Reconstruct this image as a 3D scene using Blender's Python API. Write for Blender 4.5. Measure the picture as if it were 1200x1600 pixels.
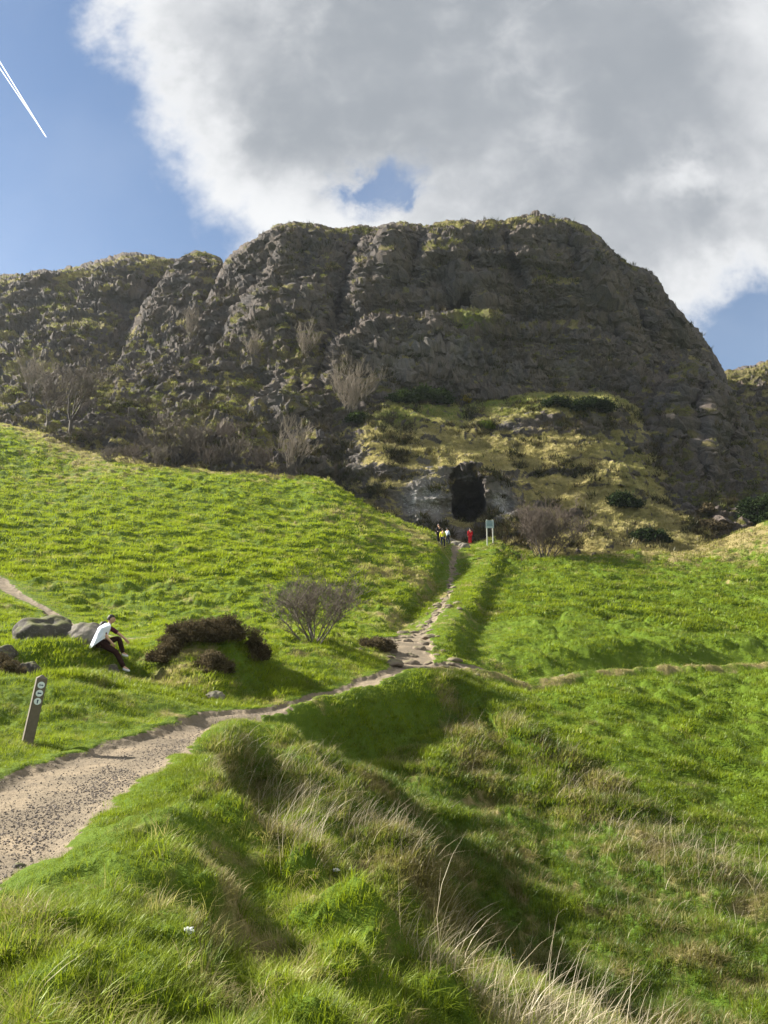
import bpy, math, random
import numpy as np
from mathutils import Vector, Matrix

# ------------------------------------------------------------------ scene, camera, light
for o in list(bpy.data.objects):
    bpy.data.objects.remove(o)
SC = bpy.context.scene
COL = SC.collection
R = math.radians
PITCH, FPX = R(10.0), 1110.0
CAM = np.array([0.0, 0.0, 1.7])
cam_d = bpy.data.cameras.new('camera')
cam = bpy.data.objects.new('camera', cam_d)
COL.objects.link(cam)
cam.location = CAM
cam.rotation_euler = (R(90) + PITCH, 0, 0)
cam_d.sensor_fit = 'VERTICAL'
cam_d.sensor_height = 36.0
cam_d.lens = 36.0 * FPX / 1600.0
cam_d.clip_start, cam_d.clip_end = 0.05, 20000
SC.camera = cam

SUN_AZ, SUN_EL = R(-73), R(33)          # azimuth from the view axis, negative = to the left
SUN = Vector((math.sin(SUN_AZ) * math.cos(SUN_EL), math.cos(SUN_AZ) * math.cos(SUN_EL), math.sin(SUN_EL)))
sun_d = bpy.data.lights.new('sun', 'SUN')
sun_d.energy, sun_d.angle, sun_d.color = 5.0, R(0.5), (1.0, 0.93, 0.82)
sun = bpy.data.objects.new('sun', sun_d)
COL.objects.link(sun)
sun.location = (-60, 20, 60)
sun.rotation_euler = SUN.to_track_quat('Z', 'Y').to_euler()
SC.view_settings.view_transform = 'Standard'
SC.view_settings.look = 'None'
SC.view_settings.exposure = 1.82
SC.view_settings.gamma = 1.0
SC.view_settings.use_curve_mapping = False


HAZE = 0.00011


class NT:
    """small helper round a node tree"""
    def __init__(self, tree):
        self.t = tree
        self.t.nodes.clear()

    def n(self, kind, **kw):
        nd = self.t.nodes.new(kind)
        for k, v in kw.items():
            setattr(nd, k, v)
        return nd

    def put(self, sock, v):
        if v is None:
            return
        if isinstance(v, bpy.types.NodeSocket):
            self.t.links.new(v, sock)
        elif isinstance(v, (tuple, list)) and sock.type == 'RGBA' and len(v) == 3:
            sock.default_value = (*v, 1)
        else:
            sock.default_value = v

    def m(self, op, a, b=None, c=None, clamp=False):
        nd = self.n('ShaderNodeMath', operation=op, use_clamp=clamp)
        for s, v in zip(nd.inputs, (a, b, c)):
            self.put(s, v)
        return nd.outputs[0]

    def mix(self, f, a, b, mode='MIX'):
        nd = self.n('ShaderNodeMix', data_type='RGBA', blend_type=mode)
        nd.clamp_factor = True
        self.put(nd.inputs[0], f); self.put(nd.inputs[6], a); self.put(nd.inputs[7], b)
        return nd.outputs[2]

    def ramp(self, v, lo, hi, a=0.0, b=1.0):
        nd = self.n('ShaderNodeMapRange', interpolation_type='SMOOTHSTEP')
        for s, x in zip(nd.inputs, (v, lo, hi, a, b)):
            self.put(s, x)
        return nd.outputs[0]

    def noise(self, vec, scale, detail=4, rough=0.55, dist=0.0, out=0):
        nd = self.n('ShaderNodeTexNoise')
        self.put(nd.inputs['Vector'], vec)
        nd.inputs['Scale'].default_value = scale
        nd.inputs['Detail'].default_value = detail
        nd.inputs['Roughness'].default_value = rough
        nd.inputs['Distortion'].default_value = dist
        return nd.outputs[out]

    def attr(self, name, inst=False, fac=True):
        nd = self.n('ShaderNodeAttribute', attribute_name=name)
        if inst:
            nd.attribute_type = 'INSTANCER'
        return nd.outputs['Fac' if fac else 'Color']


# world: Nishita sky with a broken cloud sheet, laid out by direction
world = bpy.data.worlds.new('World')
SC.world = world
world.use_nodes = True
W = NT(world.node_tree)
sky = W.n('ShaderNodeTexSky', sky_type='NISHITA', sun_disc=False, sun_elevation=SUN_EL, sun_rotation=SUN_AZ,
          air_density=1.0, dust_density=0.6, ozone_density=2.5, altitude=100)
gen = W.n('ShaderNodeTexCoord').outputs['Generated']
sep = W.n('ShaderNodeSeparateXYZ')
W.put(sep.inputs[0], gen)
dy = W.m('MAXIMUM', sep.outputs[1], 0.25)
X = W.m('DIVIDE', sep.outputs[0], dy)
Z = W.m('DIVIDE', sep.outputs[2], dy)
comb = W.n('ShaderNodeCombineXYZ')
W.put(comb.inputs[0], X); W.put(comb.inputs[1], Z)
P = comb.outputs[0]


def blob(x, z, r, k, sx=1.0, sz=1.0):
    a = W.m('POWER', W.m('MULTIPLY', W.m('SUBTRACT', X, x), sx / r), 2.0)
    b = W.m('POWER', W.m('MULTIPLY', W.m('SUBTRACT', Z, z), sz / r), 2.0)
    g = W.m('POWER', 2.718, W.m('MULTIPLY', W.m('ADD', a, b), -1.0))
    return W.m('MULTIPLY', g, k)


puff = W.noise(P, 3.4, 10, 0.55, 0.35)
puff2 = W.noise(P, 15.0, 6, 0.6, 0.3)
warp = W.noise(P, 9.0, 5, 0.6, 0.0, 1)
wsep = W.n('ShaderNodeSeparateColor')
W.put(wsep.inputs[0], warp)
X0, Z0 = X, Z
X = W.m('ADD', X, W.m('MULTIPLY', W.m('SUBTRACT', wsep.outputs[0], 0.5), 0.16))
Z = W.m('ADD', Z, W.m('MULTIPLY', W.m('SUBTRACT', wsep.outputs[1], 0.5), 0.16))
line = W.m('ADD', W.m('ADD', X, 0.285), W.m('MULTIPLY', W.m('SUBTRACT', Z, 0.57), 0.52))
f = W.m('MULTIPLY', line, 3.4)
f = W.m('MINIMUM', f, 0.62)
f = W.m('ADD', f, W.m('MULTIPLY', W.m('SUBTRACT', puff, 0.5), 0.8))
f = W.m('ADD', f, W.m('MULTIPLY', W.m('SUBTRACT', puff2, 0.5), 0.35))
f = W.m('ADD', f, blob(0.56, 0.42, 0.12, -1.0))
f = W.m('ADD', f, blob(0.46, 0.69, 0.05, -0.22, 0.6, 1.6))
thick = W.ramp(f, 0.12, 0.75)
rag = W.noise(P, 11.0, 7, 0.62, 0.6)
gap = W.m('MULTIPLY', blob(-0.015, 0.692, 0.054, 1.0, 0.72, 1.25), W.ramp(rag, 0.30, 0.62, 0.35, 1.5))
gap = W.m('ADD', gap, W.m('MULTIPLY', blob(0.045, 0.655, 0.026, 0.8, 1.0, 1.2), W.ramp(rag, 0.4, 0.6, 0.3, 1.3)))
dens = W.m('MULTIPLY', W.ramp(f, 0.04, 0.42), W.ramp(W.m('ADD', gap, W.m('MULTIPLY', W.m('SUBTRACT', puff2, .5), .9)), 0.15, 1.15, 1.0, 0.05))
# grey belly in the middle of the sheet, white towards the rim and to the right
belly = W.m('ADD', blob(0.20, 1.02, 0.46, 1.0, 0.85, 0.8), blob(0.10, 0.78, 0.34, 0.6, 0.8, 1.5))
belly = W.m('ADD', belly, blob(0.42, 0.62, 0.25, 0.4, 0.9, 1.2))
belly = W.m('SUBTRACT', W.m('MINIMUM', belly, 1.0), W.m('ADD', blob(-0.06, 0.62, 0.13, 0.75, 0.7, 1.2), blob(0.56, 0.85, 0.16, 0.35)))
belly = W.m('MULTIPLY', W.m('ADD', belly, W.m('MULTIPLY', W.m('SUBTRACT', W.noise(P, 2.6, 7, 0.52, 0.4), 0.5), 1.5)), thick, clamp=True)
CLOUD_W, CLOUD_G = (3.85, 3.9, 3.95), (1.55, 1.68, 1.84)
ccol = W.mix(W.ramp(belly, 0.0, 1.0), CLOUD_W, CLOUD_G)
veil = W.m('MULTIPLY', W.ramp(W.noise(P, 1.6, 4, 0.5, 0.5), 0.40, 0.75), 0.16)
veil = W.m('ADD', veil, W.ramp(Z0, 0.95, 0.35, 0.02, 0.10))
tint = W.mix(1.0, sky.outputs[0], (0.50, 0.55, 0.58), 'MULTIPLY')
base = W.mix(veil, tint, (4.2, 4.5, 4.9))
bg = W.n('ShaderNodeBackground')
W.put(bg.inputs['Color'], W.mix(dens, base, ccol))
bg.inputs['Strength'].default_value = 0.068
W.put(W.n('ShaderNodeOutputWorld').inputs[0], bg.outputs[0])

# ------------------------------------------------------------------ helpers
RNG = np.random.default_rng(7)


def ray(px, py):
    px, py = np.asarray(px, float), np.asarray(py, float)
    u, v = (px - 600) / FPX, (800 - py) / FPX
    return u, math.cos(PITCH) - v * math.sin(PITCH), math.sin(PITCH) + v * math.cos(PITCH)


def at(px, py, d):
    """world point seen in direction px, py at forward distance d"""
    rx, ry, rz = ray(px, py)
    k = np.asarray(d, float) / ry
    return np.stack(np.broadcast_arrays(CAM[0] + rx * k, CAM[1] + ry * k, CAM[2] + rz * k), -1)


def hash3(ix, iy, iz, seed):
    h = (ix.astype(np.uint32) * np.uint32(374761393) + iy.astype(np.uint32) * np.uint32(668265263)
         + iz.astype(np.uint32) * np.uint32(2147483647) + np.uint32(seed * 1274126177 & 0xffffffff))
    h = (h ^ (h >> np.uint32(13))) * np.uint32(1274126177)
    h = (h ^ (h >> np.uint32(16))) * np.uint32(2246822519)
    return (h ^ (h >> np.uint32(15)))


def noise2(x, y, seed=0):
    x, y = np.asarray(x, np.float64), np.asarray(y, np.float64)
    ix, iy = np.floor(x).astype(np.int64), np.floor(y).astype(np.int64)
    fx, fy = x - ix, y - iy
    u, v = fx ** 3 * (fx * (fx * 6 - 15) + 10), fy ** 3 * (fy * (fy * 6 - 15) + 10)

    def g(i, j):
        a = hash3(ix + i, iy + j, np.zeros_like(ix), seed) * (2 * math.pi / 2 ** 32)
        return np.cos(a) * (fx - i) + np.sin(a) * (fy - j)
    n0 = g(0, 0) * (1 - u) + g(1, 0) * u
    n1 = g(0, 1) * (1 - u) + g(1, 1) * u
    return (n0 * (1 - v) + n1 * v) * 1.4


def noise3(p, seed=0):
    x, y, z = p[..., 0], p[..., 1], p[..., 2]
    ix, iy, iz = (np.floor(a).astype(np.int64) for a in (x, y, z))
    fx, fy, fz = x - ix, y - iy, z - iz
    u, v, w = (a ** 3 * (a * (a * 6 - 15) + 10) for a in (fx, fy, fz))
    out = 0
    for i in (0, 1):
        for j in (0, 1):
            for k in (0, 1):
                h = hash3(ix + i, iy + j, iz + k, seed)
                a = (h & np.uint32(0xffff)) * (2 * math.pi / 65536)
                c = (h >> np.uint32(16)) * (2 / 65536) - 1
                s = np.sqrt(1 - c * c)
                gr = s * np.cos(a) * (fx - i) + s * np.sin(a) * (fy - j) + c * (fz - k)
                out = out + gr * (u if i else 1 - u) * (v if j else 1 - v) * (w if k else 1 - w)
    return out * 1.5


def fbm2(x, y, octv=4, seed=0, gain=0.5):
    t, a = 0, 1.0
    for i in range(octv):
        t = t + a * noise2(x, y, seed + i)
        x, y, a = x * 2.03 + 11.7, y * 2.03 - 5.1, a * gain
    return t


def cells3(p, seed=0):
    """Worley F1 and F2-F1, for broken blocky rock"""
    ip = np.floor(p).astype(np.int64)
    f = p - ip
    d1 = np.full(p.shape[:-1], 9.0); d2 = d1.copy()
    for i in (-1, 0, 1):
        for j in (-1, 0, 1):
            for k in (-1, 0, 1):
                h = hash3(ip[..., 0] + i, ip[..., 1] + j, ip[..., 2] + k, seed)
                ox = (h & np.uint32(1023)) / 1023.0 + i - f[..., 0]
                oy = ((h >> np.uint32(10)) & np.uint32(1023)) / 1023.0 + j - f[..., 1]
                oz = ((h >> np.uint32(20)) & np.uint32(1023)) / 1023.0 + k - f[..., 2]
                d = ox * ox + oy * oy + oz * oz
                d2 = np.minimum(d2, np.maximum(d1, d))
                d1 = np.minimum(d1, d)
    return np.sqrt(d1), np.sqrt(d2) - np.sqrt(d1)


def sstep(x, a, b):
    t = np.clip((x - a) / (b - a), 0, 1)
    return t * t * (3 - 2 * t)


class RBF:
    def __init__(self, pts, vals, c=0.05, lam=1e-4, kernel='mq'):
        self.p, self.c = np.asarray(pts, float), c
        n = len(self.p)
        A = self.phi(self.p) + 0.0
        A[np.diag_indices(n)] -= lam
        Q = np.hstack([np.ones((n, 1)), self.p])
        M = np.block([[A, Q], [Q.T, np.zeros((3, 3))]])
        self.w = np.linalg.lstsq(M, np.concatenate([np.asarray(vals, float), np.zeros(3)]), rcond=None)[0]

    def phi(self, q):
        d2 = (q[:, None, 0] - self.p[None, :, 0]) ** 2 + (q[:, None, 1] - self.p[None, :, 1]) ** 2
        return np.sqrt(d2 + self.c ** 2)

    def __call__(self, a, b):
        sh = np.broadcast(a, b).shape
        q = np.stack([np.broadcast_to(a, sh).ravel(), np.broadcast_to(b, sh).ravel()], 1)
        out = np.empty(len(q))
        n = len(self.p)
        for s in range(0, len(q), 40000):
            k = q[s:s + 40000]
            out[s:s + 40000] = self.phi(k) @ self.w[:n] + self.w[n] + k @ self.w[n + 1:]
        return out.reshape(sh)


def mesh_np(name, verts, faces, mat=None, smooth=True, attrs=None, parent=None, mats=None, midx=None):
    """one mesh object from arrays; faces is (n,3) or (n,4)"""
    me = bpy.data.meshes.new(name)
    verts = np.ascontiguousarray(verts, np.float32).reshape(-1, 3)
    faces = np.ascontiguousarray(faces, np.int32)
    k = faces.shape[1]
    me.vertices.add(len(verts)); me.vertices.foreach_set('co', verts.ravel())
    me.loops.add(faces.size); me.loops.foreach_set('vertex_index', faces.ravel())
    me.polygons.add(len(faces))
    me.polygons.foreach_set('loop_start', np.arange(0, faces.size, k, dtype=np.int32))
    me.polygons.foreach_set('use_smooth', np.full(len(faces), smooth))
    for an, av in (attrs or {}).items():
        at_ = me.attributes.new(an, 'FLOAT', 'POINT')
        at_.data.foreach_set('value', np.ascontiguousarray(av, np.float32).ravel())
    for mt in (mats or ([mat] if mat else [])):
        me.materials.append(mt)
    if midx is not None:
        me.polygons.foreach_set('material_index', np.ascontiguousarray(midx, np.int32))
    me.update(calc_edges=True)
    ob = bpy.data.objects.new(name, me)
    COL.objects.link(ob)
    if parent:
        ob.parent = parent
    return ob


def tag(o, label=None, cat=None, group=None, kind=None):
    for k, v in (('label', label), ('category', cat), ('group', group), ('kind', kind)):
        if v:
            o[k] = v
    return o


def empty(name, loc, label=None, cat=None, group=None, rotz=0.0):
    o = bpy.data.objects.new(name, None)
    COL.objects.link(o)
    o.location = loc
    o.rotation_euler = (0, 0, rotz)
    o.empty_display_size = 0.2
    return tag(o, label, cat, group)


def grid_faces(nr, nc):
    i = np.arange(nr * nc).reshape(nr, nc)
    return np.stack([i[:-1, :-1], i[:-1, 1:], i[1:, 1:], i[1:, :-1]], -1).reshape(-1, 4)


def material(name):
    m = bpy.data.materials.new(name)
    m.use_nodes = True
    return m, NT(m.node_tree)


def finish(nt, col, rough=0.9, bump=None, bstr=0.3, bdist=0.05, spec=0.2, normal=None):
    b = nt.n('ShaderNodeBsdfPrincipled')
    nt.put(b.inputs['Base Color'], col)
    nt.put(b.inputs['Roughness'], rough)
    b.inputs['Specular IOR Level'].default_value = spec
    if bump is not None:
        bm = nt.n('ShaderNodeBump')
        bm.inputs['Strength'].default_value = bstr
        bm.inputs['Distance'].default_value = bdist
        nt.put(bm.inputs['Height'], bump)
        nt.put(b.inputs['Normal'], bm.outputs[0])
    nt.put(nt.n('ShaderNodeOutputMaterial').inputs[0], b.outputs[0])
    return b


def plain(name, col, rough=0.8, var=0.25, scale=8.0, spec=0.3, bstr=0.2, bdist=0.01):
    m, t = material(name)
    co = t.n('ShaderNodeTexCoord').outputs['Object']
    n = t.noise(co, scale, 5, 0.6)
    c = t.mix(n, tuple(x * (1 - var) for x in col), tuple(min(1, x * (1 + var)) for x in col))
    finish(t, c, rough, t.noise(co, scale * 4, 4), bstr, bdist, spec)
    return m

# ------------------------------------------------------------------ terrain
LK = 0.40            # weight of log distance against azimuth


def uv_of(x, y):
    return np.arctan2(x, y), LK * np.log(np.maximum(np.hypot(x, y), 0.3))


CP = []              # control points: azimuth, log distance, tangent of elevation


def cp(px, py, d=None, z=None):
    rx, ry, rz = (float(a) for a in ray(px, py))
    if d is None:
        d = (z - CAM[2]) * ry / rz
    x, y, zz = d * rx / ry, d, CAM[2] + d * rz / ry
    a, b = uv_of(x, y)
    CP.append((a, b, (zz - CAM[2]) / math.hypot(x, y)))


def cw(x, y, z):
    a, b = uv_of(x, y)
    CP.append((a, b, (z - CAM[2]) / math.hypot(x, y)))


# the near bank the camera stands on
for px, z in ((0, .12), (150, .12), (300, .08), (450, -.1), (600, -.45), (750, -.95), (900, -2.1)):
    cp(px, 1600, z=z)
for x, y, z in ((-2.2, 1.2, .1), (0, 1.0, .05), (2.2, 1.2, -.5), (0, 2.0, .05), (5, 2, -1.9), (8, 3, -2.6)):
    cw(x, y, z)
cp(1000, 1600, z=-2.9); cp(1200, 1600, z=-3.2)
cp(120, 1450, z=.1); cp(250, 1350, z=.12); cp(250, 1480, z=.0); cp(380, 1450, z=-.12); cp(180, 1330, z=.1); cp(60, 1460, z=.08)
cp(300, 1260, z=.12); cp(270, 1200, z=.1); cp(450, 1530, z=-.3)
# crest of that bank, then the hollow behind it
for a in ((365, 1140, .12), (330, 1190, .12), (340, 1262, .04), (395, 1305, -.12), (455, 1335, -.25), (510, 1390, -.4), (560, 1440, -.5),
          (630, 1500, -.65), (700, 1545, -.8), (850, 1610, -1.1)):
    cp(a[0], a[1], z=a[2])
for px, py, d in ((450, 1150, 13.7), (520, 1200, 12.1), (600, 1260, 11.3), (650, 1330, 10.8),
                  (380, 1200, 11.6), (430, 1240, 10.6), (470, 1300, 9.4), (560, 1340, 9.9), (620, 1420, 8.9), (700, 1450, 9.5), (800, 1500, 10.2),
                  (560, 1140, 17.6), (600, 1180, 17), (500, 1150, 15.4), (680, 1220, 16.5), (720, 1300, 14.5), (800, 1400, 13), (900, 1480, 12),
                  (1000, 1560, 10.8),
                  (700, 1100, 22), (760, 1150, 20.5), (850, 1200, 19.6), (860, 1300, 16.6), (950, 1300, 16.6), (1100, 1400, 14.2), (1200, 1500, 12),
                  (1200, 1200, 21), (1200, 1100, 26.5), (1000, 1100, 25.5), (1000, 1200, 20.4), (1200, 1300, 17.5), (1200, 1400, 14.5),
                  # bank crest beside the path
                  (410, 1112, 16.2), (450, 1097, 17.2), (505, 1081, 18.8), (560, 1070, 20.4), (620, 1061, 22.4), (662, 1052, 24.0), (600, 1057, 23.2), (650, 1044, 26), (430, 1107, 18.2), (470, 1096, 19.2), (505, 1087, 20.2), (545, 1075, 21.4),
                  # contour path on the right and the slope over it
                  (700, 1036, 27.5), (800, 1046, 29.5), (900, 1044, 31), (1000, 1039, 32), (1100, 1034, 33), (1200, 1028, 34),
                  (760, 1000, 33), (850, 1020, 32.5), (1000, 1010, 35), (1200, 1000, 37), (900, 960, 42), (1000, 900, 58), (1200, 930, 50), (1100, 870, 66), (1200, 820, 75),
                  (1000, 872, 64), (900, 872, 65), (820, 862, 67), (1050, 950, 47),
                  # rib along the right of the stony track
                  (690, 1012, 31), (720, 960, 40), (745, 920, 48.5), (765, 885, 57), (780, 855, 66),
                  (800, 950, 42.3), (820, 900, 55),
                  # stony track
                  (610, 1035, 26.8), (640, 1010, 30.2), (650, 990, 33.5), (685, 950, 42), (703, 915, 50), (712, 880, 59), (716, 854, 66), (735, 853, 67.5), (760, 846, 68.5), (700, 850, 67),
                  # left shoulder
                  (500, 752, 70), (560, 792, 66), (620, 822, 63), (680, 850, 61), (692, 872, 58), (640, 900, 51), (600, 930, 45.5), (560, 960, 40.5), (660, 930, 46), (600, 985, 34), (560, 1000, 31),
                  # left field
                  (300, 985, 31), (150, 960, 34), (300, 900, 42), (300, 800, 58), (300, 735, 74), (100, 735, 70), (100, 800, 55), (100, 900, 40),
                  (0, 900, 38), (0, 800, 53), (0, 735, 66), (0, 665, 88), (100, 688, 82), (200, 718, 78), (400, 738, 75), (450, 800, 61), (450, 900, 43.5), (450, 980, 31),
                  (130, 975, 29.5), (60, 945, 32), (0, 960, 28), (60, 975, 26.5),
                  # hummocks beside the path
                  (150, 1015, 20.5), (60, 1010, 20), (0, 1040, 17), (0, 1100, 13.5), (100, 1095, 14.2), (150, 1150, 12.4), (250, 1090, 16.6), (200, 1052, 19.8),
                  (255, 1050, 20.3), (280, 1010, 21), (320, 1000, 21.5), (370, 1005, 21.8), (310, 1078, 19), (380, 1075, 20), (410, 1040, 22.5), (450, 1065, 21), (500, 1020, 25), (490, 1000, 27.5), (400, 1000, 27),
                  (200, 1000, 25), (240, 990, 27)):
    cp(px, py, d)
for px, py in ((0, 1300), (0, 1240), (0, 1380), (100, 1190), (100, 1280), (200, 1200), (300, 1143), (260, 1160), (60, 1230)):
    cp(px, py, z=0)
cp(40, 1160, z=.06); cp(20, 1190, z=.05); cp(350, 1112, z=.02); cp(385, 1113, z=.05)
# out of sight, under and behind the cliffs
for a in ((-0.7, 5, 0.2), (-0.7, 12, .9), (-.6, 25, 1.4), (-.6, 60, 11), (-.6, 95, 25), (-.72, 40, 4), (-.72, 60, 9.5), (-.72, 95, 20), (-.72, 140, 21), (.6, 10, -3.2), (.65, 22, -1), (.65, 40, 2), (.6, 80, 12), (-.5, 140, 22), (-.25, 105, 16), (0, 95, 12), (.2, 95, 11), (.45, 120, 14), (.5, 100, 14), (-.3, 200, 25), (.3, 200, 20)):
    cw(math.sin(a[0]) * a[1], math.cos(a[0]) * a[1], a[2])
CPA = np.array(CP)
E = RBF(CPA[:, :2], CPA[:, 2], c=0.018, lam=2e-4)


def line_patch(x, y, pts):
    t = 0
    for (x0, y0, r0), (x1, y1, r1) in zip(pts[:-1], pts[1:]):
        dx, dy_ = x1 - x0, y1 - y0
        s = np.clip(((x - x0) * dx + (y - y0) * dy_) / (dx * dx + dy_ * dy_ + 1e-9), 0, 1)
        d2 = (x - x0 - s * dx) ** 2 + (y - y0 - s * dy_) ** 2
        t = np.maximum(t, np.exp(-d2 / (r0 + s * (r1 - r0)) ** 2))
    return t


def crest_side(x, y, pts):
    """signed distance to a crest line, positive on its right, and a taper at its ends"""
    best = np.full(np.shape(x), 1e9); sg = np.zeros(np.shape(x)); tap = np.ones(np.shape(x))
    n = len(pts) - 1
    for i, ((x0, y0), (x1, y1)) in enumerate(zip(pts[:-1], pts[1:])):
        dx, dy_ = x1 - x0, y1 - y0
        t = np.clip(((x - x0) * dx + (y - y0) * dy_) / (dx * dx + dy_ * dy_), 0, 1)
        ex, ey = x - x0 - t * dx, y - y0 - t * dy_
        d = np.hypot(ex, ey)
        m = d < best
        best = np.where(m, d, best)
        sg = np.where(m, np.sign(dx * ey - dy_ * ex), sg)
        q = (i + t) / n
        tap = np.where(m, sstep(q, 0, .18) * sstep(-q, -1, -.68), tap)
    return best * sg, tap


def on_z(px, py, z):
    rx, ry, rz = (float(a) for a in ray(px, py))
    d = (z - CAM[2]) * ry / rz
    return d * rx / ry, d


def on_d(px, py, d):
    p = at(px, py, d)
    return float(p[0]), float(p[1])


# crests: (points from near to far, drop on the left or right side, height of the drop, run of the drop, fading width)
CRESTS = [
    ([on_z(*a) for a in ((850, 1610, -1.1), (700, 1545, -.8), (630, 1500, -.65), (560, 1440, -.5), (510, 1390, -.4), (455, 1335, -.25), (395, 1305, -.12), (340, 1262, .04), (330, 1190, .12), (365, 1140, .12), (395, 1122, .1))], -1, .90, .36, 4.0),
    ([on_d(*a) for a in ((380, 1124, 14.4), (412, 1112, 15.8), (450, 1097, 17.0), (505, 1081, 18.5), (560, 1070, 20.1), (620, 1061, 22.0), (665, 1052, 23.6), (730, 1056, 24.6), (800, 1066, 24.5))], -1, .62, 1.1, 7.0),
    ([on_d(*a) for a in ((690, 1370, 9.9), (650, 1330, 10.8), (600, 1260, 11.3), (520, 1200, 12.1), (450, 1150, 13.7), (420, 1130, 15))], -1, .38, .6, 2.4),
    ([on_d(*a) for a in ((665, 1030, 29), (690, 1012, 31), (720, 960, 40), (745, 920, 48.5), (765, 885, 57), (780, 855, 66), (785, 850, 70))], -1, .75, .9, 7.0),
    ([on_d(*a) for a in ((560, 1000, 31), (600, 962, 40), (640, 925, 47), (672, 890, 54), (690, 866, 60), (692, 850, 66))], -1, .7, .9, 3.5),
    ([on_d(690, 1040, 26.5), on_d(800, 1049, 28.8), on_d(900, 1047, 30.2), on_d(1000, 1042, 31.2), on_d(1100, 1037, 32.2), on_d(1200, 1031, 33.2), on_d(1400, 1020, 35)], -1, .36, .7, 5.0),
    ([on_d(685, 1016, 30), on_d(800, 1020, 32.3), on_d(900, 1023, 33.2), on_d(1000, 1021, 34.2), on_d(1200, 1010, 36), on_d(1400, 1000, 38)], -1, .48, 1.5, 2.6),
    ([on_d(-60, 1000, 20), on_d(60, 1012, 19.8), on_d(150, 1024, 19.7), on_d(212, 1050, 19.4)], -1, .5, 1.3, 5.0),
    ([(-1.6, 3.2), (-1.15, 4.2), (-1.25, 5.2), (-1.5, 6.1), (-1.9, 7.0)], -1, .22, .35, 1.2),
    ([(-.1, 2.9), (-.35, 3.8), (-.1, 4.7), (-.3, 5.6)], -1, .24, .35, 1.2),
]
CUTS = [([(-7.5, 19.4, .7), (-6.9, 20.2, .6)], .5),
        ([(-2.3, 11.2, .45), (-1.5, 9.7, .5), (-.7, 8.3, .5), (0, 7.5, .45)], .42),
        ([(-2.9, 15.2, .6), (-1.4, 17.6, .8), (-.1, 19.9, .9), (1.0, 22.2, .8)], .75),
        ([(.9, 13.0, 1.2), (2.2, 10.5, 1.2), (3.2, 8.6, 1.0)], .35)]


def base_z(x, y):
    z = base_z0(x, y) - sum(k * line_patch(x, y, L) for L, k in CUTS)
    wob = .22 * noise2(x * .9, y * .9, 51) + .12 * noise2(x * 2.3, y * 2.3, 52)
    for pts, side, drop, run, wide in CRESTS:
        sd, tap = crest_side(x, y, pts)
        sd = sd * side + wob * min(1, run * 1.3)
        z = z - drop * tap * sstep(sd, -.1 * run, run) * sstep(-sd, -wide, -run * .9)
        z = z + (.22 if run == 1.1 else .12) * drop * tap * np.exp(-((sd + .3 * run) / (.45 * run)) ** 2)
    return z


def base_z0(x, y):
    a, b = uv_of(x, y)
    ac = np.clip(a, -0.72, 0.72)
    e = E(ac, np.clip(b, LK * math.log(1.0), LK * math.log(220)))
    r = np.hypot(x, y)
    z = CAM[2] + e * np.clip(r, 1.0, 1e9)
    out = sstep(np.abs(a), 0.72, 1.9)
    far = np.clip(-0.2 + 0.05 * (r - 8), -1.5, 12)
    z = z * (1 - out) + far * out
    z = z * (1 - sstep(r, 180, 400)) + 8 * sstep(r, 180, 400)
    return z


# paths as centre lines with half widths, in metres on the ground
PATHS = [np.array(a, float) for a in (
    [(-3.9, -2, .9), (-3.6, 3, .9), (-3.5, 6.4, .92), (-3.66, 8.6, .92), (-3.8, 10.6, .85), (-3.68, 12.6, .55), (-3.6, 14.5, .45), (-3.45, 16.4, .55), (-2.7, 18.0, .5),
     (-1.6, 20.2, .4), (-.35, 22.8, .42), (.75, 25.0, .5), (1.2, 27.2, .6), (1.1, 29.6, .55), (1.35, 32.5, .5), (2.2, 37, .3), (3.2, 42, .35), (4.3, 48, .25), (5.3, 56, .25), (6.2, 63, .3), (7.0, 66.5, .5)],
    [(-21.5, 38, .5), (-20.1, 37, .5), (-18.3, 34.8, .4), (-16.2, 32.6, .28), (-14.4, 30.9, .3), (-13.2, 29.2, .5), (-12.0, 27.2, .5), (-9.5, 25.6, .28), (-7.0, 24.6, .1)],
    [(1.0, 26.0, .3), (2.6, 27.4, .3), (5.2, 29.4, .26), (8.2, 31, .26), (11.2, 32, .32), (14.6, 33, .22), (18, 34, .22), (23, 35.5, .25)],
)]


def seg_dist(x, y, path):
    """signed distance to the edge of a path (negative inside)"""
    best = np.full(x.shape, 1e9)
    for (x0, y0, w0), (x1, y1, w1) in zip(path[:-1], path[1:]):
        dx, dy_ = x1 - x0, y1 - y0
        t = np.clip(((x - x0) * dx + (y - y0) * dy_) / (dx * dx + dy_ * dy_), 0, 1)
        d = np.hypot(x - x0 - t * dx, y - y0 - t * dy_) - (w0 + t * (w1 - w0))
        best = np.minimum(best, d)
    return best


def path_d(x, y):
    d = np.minimum(seg_dist(x, y, PATHS[0]), seg_dist(x, y, PATHS[1]))
    d = np.minimum(d, seg_dist(x, y, PATHS[2]) + 0.04)
    d = d + sstep(y, 26, 29) * sstep(x, -2, 0) * (.34 * np.abs(noise2(x * 1.1, y * .8, 8)) + .22 * noise2(x * 2.7, y * 2.2, 9))
    d = d - 1.5 * np.exp(-((x - .5) ** 2 / 3.2 + (y - 31) ** 2 / 14)) * (.25 + 1.3 * np.abs(noise2(x * .9, y * .7, 12)))
    return d + 0.16 * noise2(x * 1.3, y * 1.3, 5) + 0.10 * noise2(x * 4.1, y * 4.1, 6) + 0.05 * noise2(x * 9.3, y * 9.3, 7)


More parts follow.
